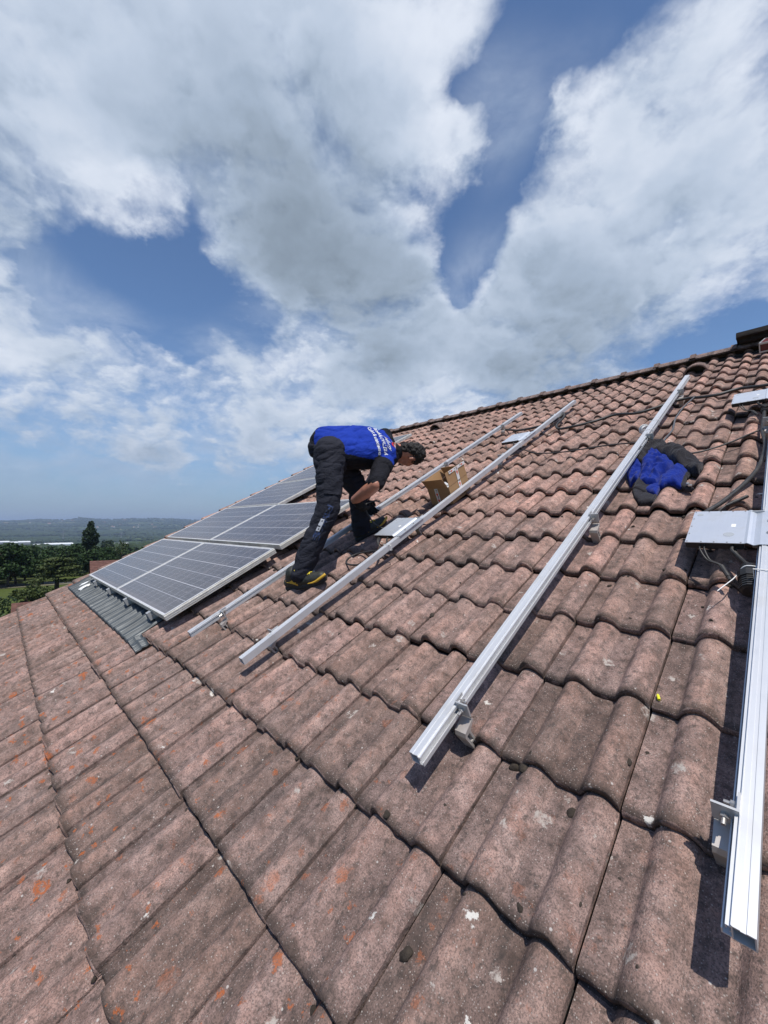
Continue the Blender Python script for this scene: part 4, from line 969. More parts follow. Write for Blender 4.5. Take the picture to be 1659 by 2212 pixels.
    def drape(name, mat, o, ax, ay, w, h, n, into, lift=.006, parent=None, mask=None, t=bvh):
        V = []; F = []; nx, ny = n
        for j in range(ny):
            for i in range(nx):
                q = o + ax * (w * (i / (nx - 1) - .5)) + ay * (h * (j / (ny - 1) - .5)); hit = t.ray_cast(q - into * .5, into)[0]
                V.append((hit if hit is not None else q) - into * lift)
        for j in range(ny - 1):
            for i in range(nx - 1):
                if mask and not mask(i / (nx - 2), j / (ny - 2)): continue
                a = j * nx + i; F.append((a, a + 1, a + nx + 1, a + nx))
        return put(name, mesh(name, V, F, [mat], smooth=True), parent or root)
    toeye = (Vector((0 - bv, 0 - bu, EYE)) - Rkn).normalized(); into = Vector((-toeye.x * .2, -toeye.y, -toeye.z * .1)).normalized()
    up = (Rhip - Rkn).normalized(); ax = up.cross(into).normalized()
    drape('cargo_pocket', M_TROU, Rkn.lerp(Rhip, .42) + ax * .01, ax, up, .13, .17, (10, 12), into, .011, to)
    shin = (Rkn - Rank).normalized(); ax2 = shin.cross(into).normalized()
    sg = 1 if ax2.x < 0 else -1
    drape('leg_print', M_PRINTB, Rank.lerp(Rkn, .74) + ax2 * .030 * sg, ax2, shin, .040, .26, (8, 22), into, .004, to, lambda a, b_: mnoise.noise(Vector((a * 3, b_ * 9, 1))) > -.05)
    drape('leg_stripe', material('pale grey reflective print', color=(.45, .46, .5), rough=.4), Rank.lerp(Rkn, .70) + ax2 * .040 * sg, ax2, shin, .02, .09, (4, 10), into, .006, to, lambda a, b_: mnoise.noise(Vector((a * 3, b_ * 9, 4))) > -.2)
    # ---- top: blue over the back, black at the sides and on the sleeves
    sh = [c(waist - spine * .17 + lat * .075, .122, chest + lat * .075, .128), c(waist - spine * .17 - lat * .075, .122, chest - lat * .075, .128), c(chest + lat * .07, .128, shc + lat * .075, .092), c(chest - lat * .07, .128, shc - lat * .075, .092)]
    sh += [c(waist - spine * .15, .130, chest, .140), c(chest, .14, shc + spine * .0, .10), c(Rsh, .078, shc, .105), c(Lsh, .078, shc, .105), c(shc, .095, nape - spine * .075, .070)]
    sh += [c(waist - spine * .12 - back * .03, .10, waist - back * .04, .12)]
    slv = Rsh.lerp(Rel, .92); sll = Lsh.lerp(Lel, .65)
    sh += [c(Rsh, .082, Rsh.lerp(Rel, .45), .074), c(Rsh.lerp(Rel, .45), .074, slv, .062), c(Lsh, .082, sll, .066)]
    wr2 = lambda p, n: .008 * mnoise.noise(Vector((p.x * 6, p.y * 12, p.z * 9))) + .005 * mnoise.noise(p * 19) - .010 * max(0, 1 - abs(mnoise.noise(Vector((p.x * 5 + p.y * 4, p.y * 9, p.z * 6)))) * 7)
    sm = blend('top', sh, .0075, 5, [M_SBLK, M_SBLUE], wr2)
    L0 = (shc - hipc).length; mi = []
    for p in sm.polygons:
        q = Vector(p.center); t = (q - hipc).dot(spine) / L0; s = (q - hipc - spine * (q - hipc).dot(spine)); l = s.dot(lat); bk = s.dot(back)
        lim = .030 + (.105 - .090 * min(1, max(0, t))) * min(1, abs(l) / .10)
        def on_arm(a, e):
            d = (e - a); k = (q - a).dot(d) / d.dot(d); return k > .12 and (q - a - d * min(1, k)).length < .098
        blue = bk > lim - .02 and t < 1.10 and not on_arm(Rsh, Rel) and not on_arm(Lsh, Lel)
        mi.append(1 if blue else 0)
    sm.polygons.foreach_set('material_index', np.array(mi, dtype=np.int32)); so_ = put('top', sm, root)
    bvs = BVHTree.FromPolygons([v.co[:] for v in sm.vertices], [p.vertices[:] for p in sm.polygons])
    b = MB(); r0 = []; ring = nape - spine * .005
    cu = blend('collar', [c(ring - spine * .060, .076, ring - spine * .028, .067)], .005, 3, [M_SBLK]); put('collar', cu, so_)
    # ---- lettering across the shoulders
    def text(body, size, o, mat, shear=0.0, width=None):
        fc = bpy.data.curves.new('lettering', 'FONT'); fc.body = body; fc.size = size; fc.align_x = 'CENTER'; fc.shear = shear; fc.offset = .0007; fc.resolution_u = 4
        tmp = bpy.data.objects.new('tmp', fc); C.objects.link(tmp); dg = bpy.context.evaluated_depsgraph_get(); me = bpy.data.meshes.new_from_object(tmp.evaluated_get(dg)); bpy.data.objects.remove(tmp)
        xs = [v.co.x for v in me.vertices]; k = (width / (max(xs) - min(xs))) if width else 1
        return wrap('lettering', me, o, mat, k)
    def wrap(name, me, o, mat, k=1.0):
        for v in me.vertices:
            q = o + lat * (v.co.x * k) + spine * v.co.y; hit = bvs.ray_cast(q + back * .4, -back)
            v.co = (hit[0] if hit[0] is not None else q) + back * (.0035)
        me.materials.clear(); me.materials.append(mat); return put(name, me, so_)
    O = hipc + lat * .030
    text('AéroÉnergy', .052, O + spine * (L0 * .93), M_PRINTW, .25, .18)
    text('POMPE À CHALEUR', .050, O + spine * (L0 * .93 - .058), M_PRINTW, 0, .28)
    text('Confort & silencieuse', .040, O + spine * (L0 * .93 - .108), M_PRINTW, 0, .27)
    bm = bmesh.new(); bmesh.ops.create_circle(bm, cap_ends=True, segments=20, radius=.030); me = bpy.data.meshes.new('badge'); bm.to_mesh(me); bm.free(); wrap('badge', me, O + spine * (L0 * .93 + .085) + lat * .02, M_PRINTR, .8)
    bm = bmesh.new()
    for x0, x1, y0, y1 in ((-.020, -.010, -.026, .02), (.010, .020, -.02, .028), (-.010, .010, -.006, .006)):
        vs = [bm.verts.new((x + y * .3, y, 0)) for x, y in ((x0, y0), (x1, y0), (x1, y1), (x0, y1))]; bm.faces.new(vs)
    me = bpy.data.meshes.new('badge'); bm.to_mesh(me); bm.free(); o = wrap('badge', me, O + spine * (L0 * .93 + .085) + lat * .02, M_PRINTW); 
    for v in me.vertices: v.co += back * .002
    # ---- gloved hands with five fingers closed on the cable
    def hand(wr, el, aim, palm_n, grip):
        d = (aim - wr).normalized(); n = (palm_n - d * palm_n.dot(d)).normalized(); s = d.cross(n).normalized()      # n: out of the palm
        q = lambda a, b_, e: wr + d * a + s * b_ + n * e
        pr = [c(wr + (el - wr).normalized() * .05, .037, wr, .034), c(wr, .033, q(.05, .0, 0), .034), c(q(.03, -.018, 0), .022, q(.088, -.026, 0), .017), c(q(.03, .018, 0), .022, q(.085, .028, 0), .016), c(q(.04, 0, 0), .024, q(.092, 0, 0), .018)]
        for off, ln, cl in ((-.030, .072, .9), (-.010, .080, 1.0), (.011, .076, 1.1), (.031, .060, 1.2)):
            a = q(.090, off, 0); l1, l2, l3 = ln * .45, ln * .32, ln * .25; g = grip * cl
            dirs = [d * math.cos(t) + n * math.sin(t) for t in (g * .5, g * 1.2, g * 1.8)]
            b1 = a + dirs[0] * l1; b2 = b1 + dirs[1] * l2; b3 = b2 + dirs[2] * l3
            pr += [c(a, .0105, b1, .0098), c(b1, .0098, b2, .009), c(b2, .009, b3, .0078)]
        t0 = q(.030, -.030, .006); t1 = q(.058, -.050, .026); t2 = q(.082, -.038, .046); pr += [c(q(.015, -.015, 0), .018, t0, .016), c(t0, .0145, t1, .012), c(t1, .012, t2, .0095)]
        put('glove', blend('glove', pr, .0036, 2, [M_GLOVE]), root); return q(.10, 0, .028)
    g1 = hand(Rwr, Rel, P(2.30, 1.86, .27), Vector((.8, .25, .1)), 1.0)
    g2 = hand(Lwr, Lel, P(2.36, 1.98, .20), Vector((-.3, -.8, .0)), .9)
    # ---- boots
    def boot(an, heel, toe):
        f = (toe - heel); ln = f.length; f = f.normalized(); up = (UPL.lerp(Vector((0, 0, 1)), .75)); up = (up - f * up.dot(f)).normalized(); s = up.cross(f)
        p = lambda a, b_, e: heel + f * (a * ln) + s * b_ + up * e
        sole = [c(p(.10, 0, .018), .036, p(.36, 0, .016), .034), c(p(.36, 0, .016), .034, p(.66, 0, .016), .042), c(p(.66, 0, .016), .042, p(.86, 0, .022), .036)]
        so2 = blend('sole', [('c', Vector(a[1]), a[2], Vector(a[3]), a[4]) for a in sole], .005, 2, [M_SOLE])
        for v in so2.vertices:
            h = (v.co - heel).dot(up); cl = min(max(h, .0), .030); v.co += up * (cl - h)
            a = (v.co - heel).dot(f) / ln; v.co += up * .018 * max(0, a - .72) / .28
        bo = bpy.data.objects.new('boot', None); C.objects.link(bo); bo.parent = root; bo.empty_display_size = .05
        put('sole', so2, bo)
        upr = [c(p(.13, 0, .055), .042, p(.40, 0, .050), .041), c(p(.40, 0, .05), .041, p(.68, 0, .048), .044), c(p(.68, 0, .048), .044, p(.86, 0, .050), .036), c(p(.17, 0, .06), .043, an.lerp(p(.2, 0, .13), .6), .052), c(p(.45, 0, .07), .036, an.lerp(p(.27, 0, .12), .6), .050)]
        up_m = blend('upper', upr, .0055, 3, [M_BOOT])
        for v in up_m.vertices:
            h = (v.co - heel).dot(up)
            if h < .024: v.co += up * (.024 - h)
        put('upper', up_m, bo); t = BVHTree.FromPolygons([v.co[:] for v in up_m.vertices], [q.vertices[:] for q in up_m.polygons])
        ss = s if s.y < 0 else -s
        sgn = 1 if ss.dot(s) > 0 else -1
        arrow = [((.10, .085), (.17, .070), (.30, .080)), ((.17, .070), (.33, .045), (.30, .080)), ((.30, .080), (.33, .045), (.40, .080)), ((.25, .058), (.36, .028), (.38, .046))]
        V = []; F = []
        for tri in arrow:
            i0 = len(V)
            for a, e in tri:
                q = heel + f * (a * ln) + up * e; hit = t.ray_cast(q + ss * .2, -ss)[0]; V.append((hit if hit is not None else q) + ss * .003)
            F.append((i0, i0 + 1, i0 + 2))
        put('arrow_badge', mesh('arrow_badge', V, F, [M_YEL]), bo)
        b = MB(); tr_ = []
        for k in range(9):
            a = .60 + .40 * k / 8; w_ = .043 * math.sqrt(max(0, 1 - ((a - .72) / .30) ** 2)) if a > .72 else .045
            tr_.append(p(a if a < .99 else .99, sgn * w_, .034 + .018 * max(0, a - .72) / .28 + .014 * max(0, a - .8) / .2))
        b.tube(spline(tr_, 3), [.003 + .007 * min(1, i / 14) for i in range(len(spline(tr_, 3)))], 8); put('toe_trim', b.me('toe_trim', [M_YEL], True), bo)
        b = MB(); lc = []
        for k in range(4):
            a = .42 + .065 * k
            for e in (1, -1):
                q = heel + f * (a * ln); top = t.ray_cast(q + up * .3 + s * .020 * e, -up)[0]; nx = t.ray_cast(heel + f * ((a + .05) * ln) + up * .3 - s * .020 * e, -up)[0]
                if top is not None and nx is not None: b.tube([top + up * .004, (top + nx) / 2 + up * .010, nx + up * .004], .0036, 6)
        q = t.ray_cast(heel + f * (.44 * ln) + up * .3, -up)[0]
        if q is not None:
            for e in (1, -1): b.tube(spline([q + up * .008, q + up * .02 + s * .02 * e - f * .01, q + up * .010 + s * .042 * e - f * .005, q + up * .004 + s * .02 * e]), .003, 6)
        put('lace', b.me('lace', [M_LACE], True), bo)
    boot(Rank, P(2.565, 1.125, .020), P(2.235, 1.285, .030))
    boot(Lank, P(2.555, 1.845, .020), P(2.455, 2.165, .030))
    # the cable he is holding
    gp1 = (g1.y + bu, g1.x + bv, g1.z)
    return gp1
GRIP = worker()
cable('cable', [(2.30, 2.02, .30), (2.315, 1.95, .33), GRIP, (2.28, 1.86, .20), (2.24, 1.88, .14), (2.20, 1.90, .11)], .0055, 'black cable held in the gloved hand of the worker above the microinverter by his boot')

# ---------------------------------------------------------------- the land beyond the roof
PROF = np.array([(0, 0), (40, 0), (60, .2), (90, -.9), (150, -3.5), (250, -7.5), (420, -13), (700, -23), (1000, -34), (1500, -44), (2200, -50), (2900, -46), (3600, -24), (4300, 0), (5200, 34), (6200, 64), (7000, 58), (9000, 40), (14000, 20)])
RIDGE_A = [-1.2, -.9, -.80, -.765, -.735, -.714, -.69, -.665, -.652, -.635, -.61, -.59, -.57, -.52, -.3]; RIDGE_Z = [0, 30, 5, -14, -4, 8, 2, 4, 28, 22, 8, 12, 22, 30, 0]
def ground_z(x, y):
    d = math.hypot(x, y); z = float(np.interp(d, PROF[:, 0], PROF[:, 1])); a = math.atan2(x, y)
    k = min(1, max(0, (d - 2500) / 2500)); z += k * 10 * mnoise.noise(Vector((a * 6, d / 2600, 0))) + k * 7 * mnoise.noise(Vector((a * 30, d / 700, 3)))
    z += min(1, max(0, (d - 3800) / 2000)) * float(np.interp(a, RIDGE_A, RIDGE_Z))
    k = min(1, max(0, (d - 100) / 600)); z += k * 2.2 * mnoise.noise(Vector((x / 260, y / 260, 7)))
    return z
def land_mat(nt, b):
    co = nt.obj(); d = nt.vmath('LENGTH', co); flat = nt.vmath('MULTIPLY', co, (1, 1, 0))
    n = nt.noise(flat, .0016, 5, .6); m = nt.noise(flat, .02, 6, .65); g = nt.noise(flat, .9, 6, .7)
    wood = nt.mix(m, (.014, .026, .010), (.034, .055, .018))
    v = nt.voro(nt.vmath('MULTIPLY', flat, (1, 1.6, 1)), .0055); fr = nt.sep(v.outputs['Color'])[0]
    field = nt.ramp(fr, [(0, (.055, .085, .025)), (.4, (.085, .12, .035)), (.7, (.13, .14, .055)), (.9, (.20, .18, .10)), (1, (.07, .11, .03))], 'CONSTANT')
    open_ = nt.math('MULTIPLY', nt.step(n, .50, .56), nt.math('GREATER_THAN', nt.sep(v.outputs['Color'])[1], .45))
    far = nt.mix(open_, wood, field)
    grass = nt.mix(g, (.040, .060, .014), (.095, .115, .030)); grass = nt.mix(nt.step(nt.noise(flat, .08, 4, .6), .55, .7), grass, (.11, .10, .05))
    nt.put(b.inputs['Base Color'], nt.mix(nt.step(d, 110, 320), grass, far)); b.inputs['Roughness'].default_value = .95; b.inputs['Specular IOR Level'].default_value = .1
    nt.put(b.inputs['Normal'], nt.bump(g, .6, .15))
def build_ground():
    rr = [0] + list(np.geomspace(6, 14000, 96)); na = 720; V = [(0, 0, 0)]; F = []
    for r in rr[1:]:
        for k in range(na):
            a = 2 * math.pi * k / na; x, y = r * math.sin(a), r * math.cos(a); V.append((x, y, ground_z(x, y)))
    for k in range(na): F.append((0, 1 + (k + 1) % na, 1 + k))
    for i in range(len(rr) - 2):
        o = 1 + i * na
        for k in range(na): F.append((o + k, o + (k + 1) % na, o + na + (k + 1) % na, o + na + k))
    o = put('ground', mesh('ground', V, F, [material('meadow, fields and woods', land_mat)], smooth=True)); tag(o, kind='structure')
build_ground()
def strip(name, pts, w, mat, lift):
    P = spline([Vector((x, y, 0)) for x, y in pts], 12); V = []; F = []
    for i, p in enumerate(P):
        d = (P[min(i + 1, len(P) - 1)] - P[max(i - 1, 0)]).normalized(); s = Vector((-d.y, d.x, 0))
        for k in range(5): q = p + s * w * (k / 4 - .5); V.append((q.x, q.y, max(ground_z(q.x, q.y), ground_z(p.x, p.y)) + lift))
    for i in range(len(P) - 1):
        for k in range(4): a = i * 5 + k; F.append((a, a + 1, a + 6, a + 5))
    tag(put(name, mesh(name, V, F, [mat], smooth=True)), kind='structure')
M_ASPH = material('grey asphalt', lambda nt, b: nt.put(b.inputs['Base Color'], nt.ramp(nt.noise(nt.obj(), 1.5, 6, .6), [(.3, (.06, .06, .06)), (.7, (.10, .098, .095))])), rough=.9)
strip('road', [(-120, 22), (-85, 46), (-61, 64), (-38, 81), (-8, 101), (40, 128)], 4.6, M_ASPH, .10)
strip('verge', [(-118, 19), (-83, 42.5), (-58.5, 61), (-35.5, 78), (-6, 97.5), (42, 124.5)], 2.0, material('dry verge', color=(.13, .12, .07), rough=1), .06)

# ---------------------------------------------------------------- trees
def leaf_mat(name, lo, hi, br=(.10, .10, .03)):
    def f(nt, b):
        i = nt.island(); n = nt.noise(nt.obj(), .55, 3, .5)
        c = nt.ramp(nt.math('ADD', nt.math('MULTIPLY', i, .6), nt.math('MULTIPLY', n, .4)), [(.1, lo), (.6, hi), (.95, br)])
        nt.put(b.inputs['Base Color'], c); b.inputs['Roughness'].default_value = .65; b.inputs['Specular IOR Level'].default_value = .25
    return material(name, f)
M_LEAF = leaf_mat('broad leaves', (.010, .023, .006), (.024, .050, .012), (.045, .080, .020)); M_POP = leaf_mat('poplar leaves', (.010, .022, .009), (.022, .042, .014), (.04, .065, .022))
M_CED = leaf_mat('cedar needles', (.030, .045, .012), (.060, .080, .022), (.10, .115, .035)); M_BUSH = leaf_mat('bush leaves', (.018, .030, .010), (.045, .070, .020), (.08, .10, .035))
M_BARK = material('bark', lambda nt, b: nt.put(b.inputs['Base Color'], nt.ramp(nt.noise(nt.obj(), 6, 5, .6), [(.3, (.035, .026, .02)), (.7, (.09, .07, .055))])), rough=.95)
def leaves(name, lobes, n, s, mat, seed, flat=.0, fill=.55):
    """many leaf-sized faces through a set of ellipsoid lobes"""
    rng = np.random.default_rng(seed); vol = np.array([l[1][0] * l[1][1] * l[1][2] for l in lobes]) ** .67; pick = rng.choice(len(lobes), n, p=vol / vol.sum())
    d = rng.normal(size=(n, 3)); d /= np.linalg.norm(d, axis=1)[:, None]; r = rng.uniform(fill ** 3, 1.12, n) ** (1 / 3)
    c = np.array([l[0] for l in lobes])[pick]; e = np.array([l[1] for l in lobes])[pick]; p = c + d * e * r[:, None]
    a = rng.normal(size=(n, 3)); a[:, 2] *= (1 - flat); a /= np.linalg.norm(a, axis=1)[:, None]
    b_ = np.cross(a, rng.normal(size=(n, 3)) * np.array([1 - flat * .8, 1 - flat * .8, 1])); b_ /= np.linalg.norm(b_, axis=1)[:, None] + 1e-6
    ss = s * rng.uniform(.6, 1.5, n)[:, None]
    V = np.stack([p - a * ss * .5 - b_ * ss * .35, p + a * ss * .1 - b_ * ss * .5, p + a * ss * .6 + b_ * ss * .1, p - a * ss * .1 + b_ * ss * .5], 1).reshape(-1, 3)
    F = np.arange(4 * n).reshape(-1, 4)
    return mesh(name, V.tolist(), F.tolist(), [mat])
def tree(kind, x, y, h, w, label, group=None, seed=0, n=2600, mat=None, leaf=.30, base=None):
    rng = random.Random(seed); z = (ground_z(x, y) if base is None else base) - .1
    t = thing(kind, label, 'tree', group); link(t); t.location = (x, y, z); t.rotation_euler = (0, 0, rng.uniform(0, 6))
    b = MB(); lobes = []
    if kind == 'poplar_tree':
        b.tube([(0, 0, 0), (.05, 0, h * .3), (0, .05, h * .9)], [.22, .16, .03], 8)
        for k in range(16):
            f = .10 + .88 * k / 15; r = w * .5 * (1 - abs(f - .40) * .55) * (1 if f < .88 else .7); a = rng.uniform(0, 6.3); o = r * .42
            lobes.append(((math.cos(a) * o, math.sin(a) * o, h * f), (r * .72, r * .72, h * .085)))
            b.tube([(0, 0, h * f * .8), (math.cos(a) * o, math.sin(a) * o, h * f)], [.05, .02], 5)
    elif kind == 'cedar_tree':
        b.tube([(0, 0, 0), (.1, 0, h * .5), (.0, .1, h * .97)], [.30, .20, .04], 8)
        for k in range(26):
            f = .34 + .62 * (k / 25); a = k * 2.4 + rng.uniform(-.4, .4); o = w * .5 * (1.08 - f * .75) * rng.uniform(.45, 1.0)
            c = (math.cos(a) * o, math.sin(a) * o, h * f + rng.uniform(-.1, .1)); lobes.append((c, (w * .17 * rng.uniform(.7, 1.3), w * .17 * rng.uniform(.7, 1.3), h * .035)))
            b.tube([(0, 0, h * f * .93), c], [.06, .02], 5)
    else:
        b.tube([(0, 0, 0), (.05, .03, h * .25), (.0, .0, h * .55)], [.05 * h * .6, .03 * h * .6, .02 * h * .5], 8)
        for k in range(19):
            f = rng.uniform(.26, .86); a = k * 2.4 + rng.uniform(-.5, .5); o = w * .5 * math.sqrt(max(0, 1 - ((f - .58) / .42) ** 2)) * rng.uniform(.35, .78); r = w * rng.uniform(.13, .23)
            c = (math.cos(a) * o, math.sin(a) * o, h * f); lobes.append((c, (r, r, r * .72))); b.tube([(0, 0, h * rng.uniform(.2, .4)), (c[0] * .5, c[1] * .5, h * f * .75), c], [.012 * h, .008 * h, .003 * h], 5)
        lobes.append(((0, 0, h * .86), (w * .2, w * .2, h * .12)))
    put('trunk', b.me('trunk', [M_BARK], True), t)
    put('crown', leaves('crown', lobes, n, leaf, mat or M_LEAF, seed, .6 if kind == 'cedar_tree' else 0), t); return t
G1 = 'broadleaf trees in the dark row beyond the far roof edge'; L1 = 'dark green broadleaf tree in the dense row beyond the road'
row = [(-62, 58, 7.4, 6.5), (-58.5, 62.5, 7.2, 6.0), (-66, 67, 6.6, 6.2), (-63.5, 71, 6.4, 5.6), (-69, 74, 6.2, 5.6), (-66, 76.5, 5.6, 5.0), (-72, 82, 6.6, 6.0), (-67, 81, 6.5, 6.2), (-64.5, 83, 6.6, 6.2), (-68.5, 88, 6.4, 6.0), (-73, 62, 7.2, 6.4), (-77, 70, 7.0, 6.2), (-81, 78, 6.8, 6.2), (-79, 88, 6.6, 6.0), (-60.5, 66, 6.6, 6.2), (-64, 64, 7.2, 6.4), (-70, 69, 6.6, 6.2), (-75, 78, 6.4, 6), (-70, 92, 6.2, 6), (-62.5, 86, 5.6, 5.6), (-66, 94, 6, 6), (-56, 66, 5.2, 5.2)]
for i, (x, y, h, w) in enumerate(row): tree('broadleaf_tree', x, y, h, w, L1, G1, 20 + i, 3200, leaf=.30)
tree('poplar_tree', -71.0, 96.8, 11.6, 3.9, 'tall narrow dark poplar rising to the skyline left of the solar panels', None, 3, 9000, M_POP, .26)
tree('cedar_tree', -44.0, 54.0, 5.0, 7.2, 'cedar with flat spreading tiers in front of the dark tree row', None, 4, 5200, M_CED, .20)
tree('broadleaf_tree', -33.6, 38.6, 3.4, 3.2, 'small light green tree standing low beside the roof verge', None, 5, 3000, M_CED, .16)
tree('broadleaf_tree', -187, 271, 9.0, 9.0, 'round dark tree with a bare trunk right of the poplar, far off', None, 6, 1500, M_POP, .55)
tree('broadleaf_tree', -81.5, 124.5, 8.0, 5.4, 'thin open tree right of the poplar, just above the panels', None, 7, 900, M_BUSH, .34)
G2 = 'trees and thickets in the meadows behind the row'; L2 = 'small far tree in the meadows behind the dark row'
rng = random.Random(9)
for i in range(26):
    a = math.atan2(-1, 1) + rng.uniform(-.10, .30); d = rng.uniform(140, 420); x, y = math.sin(a) * d, math.cos(a) * d
    tree('broadleaf_tree', x, y, rng.uniform(4.5, 8), rng.uniform(5, 8.5), L2, G2, 60 + i, 700, M_LEAF if i % 3 else M_BUSH, .6)
def bush(x, y, h, w, label, seed, group=None, mat=None, n=2200):
    t = thing('bush', label, 'bush', group); link(t); t.location = (x, y, ground_z(x, y)); r = random.Random(seed)
    lobes = [((r.uniform(-.4, .4) * w, r.uniform(-.4, .4) * w, h * r.uniform(.3, .8)), (w * .3, w * .3, h * .28)) for k in range(9)]
    b = MB()
    for l in lobes: b.tube([(0, 0, 0), (l[0][0] * .5, l[0][1] * .5, l[0][2] * .6), l[0]], [.05, .03, .01], 5)
    put('stem', b.me('stem', [M_BARK]), t); put('crown', leaves('crown', lobes, n, .16, mat or M_BUSH, seed), t)
bush(-21.0, 21.6, 4.3, 2.6, 'tall grey green bush low at the left edge of the picture, nearest the roof', 1); bush(-21.6, 24.6, 4.2, 2.6, 'tall bush beside the roof verge, right of the greyer one', 2, None, M_CED); bush(-24.5, 24.0, 4.0, 2.4, 'bush between the clipped hedge and the roof', 3)
def hedge():
    t = thing('hedge', 'dark clipped hedge at the left edge beside the mown grass', 'hedge'); link(t); t.location = (-33.6, 34.4, ground_z(-33.6, 34.4)); t.rotation_euler = (0, 0, R(44))
    rg = np.random.default_rng(4); lobes = [((x, 0, 1.3), (.6, .7, 1.35)) for x in np.linspace(-4.5, 1.2, 14)]
    put('foliage', leaves('foliage', lobes, 5000, .12, M_POP, 4, 0, .8), t); b = MB()
    for x in np.linspace(-4.2, 1, 9): b.tube([(x, 0, 0), (x, .1, 1.2)], [.04, .02], 5)
    put('stem', b.me('stem', [M_BARK]), t)
hedge()

# ---------------------------------------------------------------- buildings
M_BROOF = material('brown plain tiles', lambda nt, b: nt.put(b.inputs['Base Color'], nt.mix(nt.math('MULTIPLY', nt.node('ShaderNodeTexBrick').outputs[1], .0), nt.ramp(nt.noise(nt.obj(), 3.5, 7, .75), [(.3, (.060, .026, .020)), (.5, (.105, .045, .034)), (.7, (.17, .085, .06))]), (0, 0, 0))), rough=.9)
M_RROOF = material('orange red tiles', lambda nt, b: nt.put(b.inputs['Base Color'], nt.ramp(nt.noise(nt.obj(), 1.2, 5, .6), [(.3, (.25, .10, .06)), (.7, (.40, .19, .12))])), rough=.9)
M_HWALL = material('house plaster', lambda nt, b: nt.put(b.inputs['Base Color'], nt.ramp(nt.noise(nt.obj(), 1.5, 4, .6), [(.3, (.50, .45, .38)), (.7, (.65, .60, .52))])), rough=.9)
M_GLASS = material('dark window glass', color=(.03, .035, .04), rough=.08)
M_SHED = material('white profiled metal', lambda nt, b: nt.put(b.inputs['Base Color'], nt.ramp(nt.noise(nt.obj(), .4, 4, .6), [(.3, (.66, .68, .70)), (.7, (.82, .83, .84))])), rough=.5)
M_GREYW = material('grey cladding', color=(.22, .23, .24), rough=.7)
def house_at(name, x, y, yaw, L, D, eave, ridge, label, cat='house', group=None, roofm=None, wallm=None, z=None, wins=3, chim=True, courses=0):
    t = thing(name, label, cat, group); link(t); t.location = (x, y, (ground_z(x, y) if z is None else z) - .2); t.rotation_euler = (0, 0, yaw)
    b = MB(); b.prism([(-D / 2, 0), (D / 2, 0), (D / 2, eave), (0, ridge - .12), (-D / 2, eave)], -L / 2, L / 2); put('wall', b.me('wall', [wallm or M_HWALL]), t)
    b = MB(); sl = (ridge - eave) / (D / 2); o = .35; n = max(1, courses)
    for s in (-1, 1):
        for k in range(n):
            y0 = (D / 2 + o) * (1 - k / n); y1 = (D / 2 + o) * (1 - (k + 1) / n); st = .03 if courses else 0
            z0, z1 = ridge - y0 * sl + st, ridge - y1 * sl
            q = [(-L / 2 - .25, s * y0, z0), (L / 2 + .25, s * y0, z0), (L / 2 + .25, s * y1, z1), (-L / 2 - .25, s * y1, z1)]
            vs = q + [(a, c, e - .12) for a, c, e in q]; f = [(0, 1, 2, 3), (7, 6, 5, 4), (0, 4, 5, 1), (1, 5, 6, 2), (2, 6, 7, 3), (3, 7, 4, 0)]
            b.add(vs, f if s < 0 else [i[::-1] for i in f])
    rf = put('roof', b.me('roof', [roofm or M_RROOF]), t)
    if chim: b = MB(); b.box(L * .2, L * .2 + .6, -.3, .3, ridge - .6, ridge + .7); put('chimney', b.me('chimney', [M_HWALL]), rf)
    for i in range(wins):
        wx = -L / 2 + L * (i + .5) / wins; b = MB()
        for s in (-1, 1): b.box(wx - .5, wx + .5, *sorted((s * D / 2, s * (D / 2 + .03))), eave * .35, eave * .75)
        put('window', b.me('window', [M_GLASS]), t)
    return t
house_at('house', -32.6, 55.0, math.atan2(.62, .79), 12, 7.5, 2.2, 4.55, 'neighbouring house with a weathered brown red tiled roof just beyond the verge', roofm=M_BROOF, courses=14)
house_at('shed', -25.1, 28.6, math.atan2(.66, .75), 1.5, 2.2, 2.9, 3.75, 'low shed with a dull red roof among the bushes below the verge', 'shed', roofm=M_BROOF, wins=1, chim=False)
house_at('house', -273, 322, .7, 14, 8, 2.8, 5.0, 'far house with a pale orange roof above the dark tree row')
def warehouse(x, y, yaw, L, D, H, label, z=None, wallm=None):
    t = thing('warehouse', label, 'warehouse', 'white industrial sheds down in the plain'); link(t); t.location = (x, y, ground_z(x, y) - .5); t.rotation_euler = (0, 0, yaw)
    b = MB(); b.box(-L / 2, L / 2, -D / 2, D / 2, 0, H); put('wall', b.me('wall', [wallm or M_GREYW]), t)
    b = MB(); b.prism([(-D / 2 - .5, H), (D / 2 + .5, H), (D / 2 + .5, H + .6), (0, H + 2.6), (-D / 2 - .5, H + .6)], -L / 2 - .5, L / 2 + .5); rf = put('roof', b.me('roof', [M_SHED]), t)
    b = MB()
    for k in range(6): b.box(-L * .4 + k * L * .16, -L * .4 + k * L * .16 + 2.5, -1.2, 1.2, H + 2.0, H + 3.4)
    put('skylight', b.me('skylight', [M_GREYW]), rf)
    b = MB()
    for k in range(5): b.box(-L * .4 + k * L * .2, -L * .4 + k * L * .2 + 5, -D / 2 - .1, -D / 2, 0, H * .5)
    put('loading_door', b.me('loading_door', [M_GLASS]), t)
YW = R(44)
warehouse(-963, 1016, YW, 17, 40, 7.5, 'grey walled industrial shed with a white roof at the left edge of the plain'); warehouse(-916, 991, YW, 14, 30, 6.5, 'small white roofed industrial shed between two larger ones')
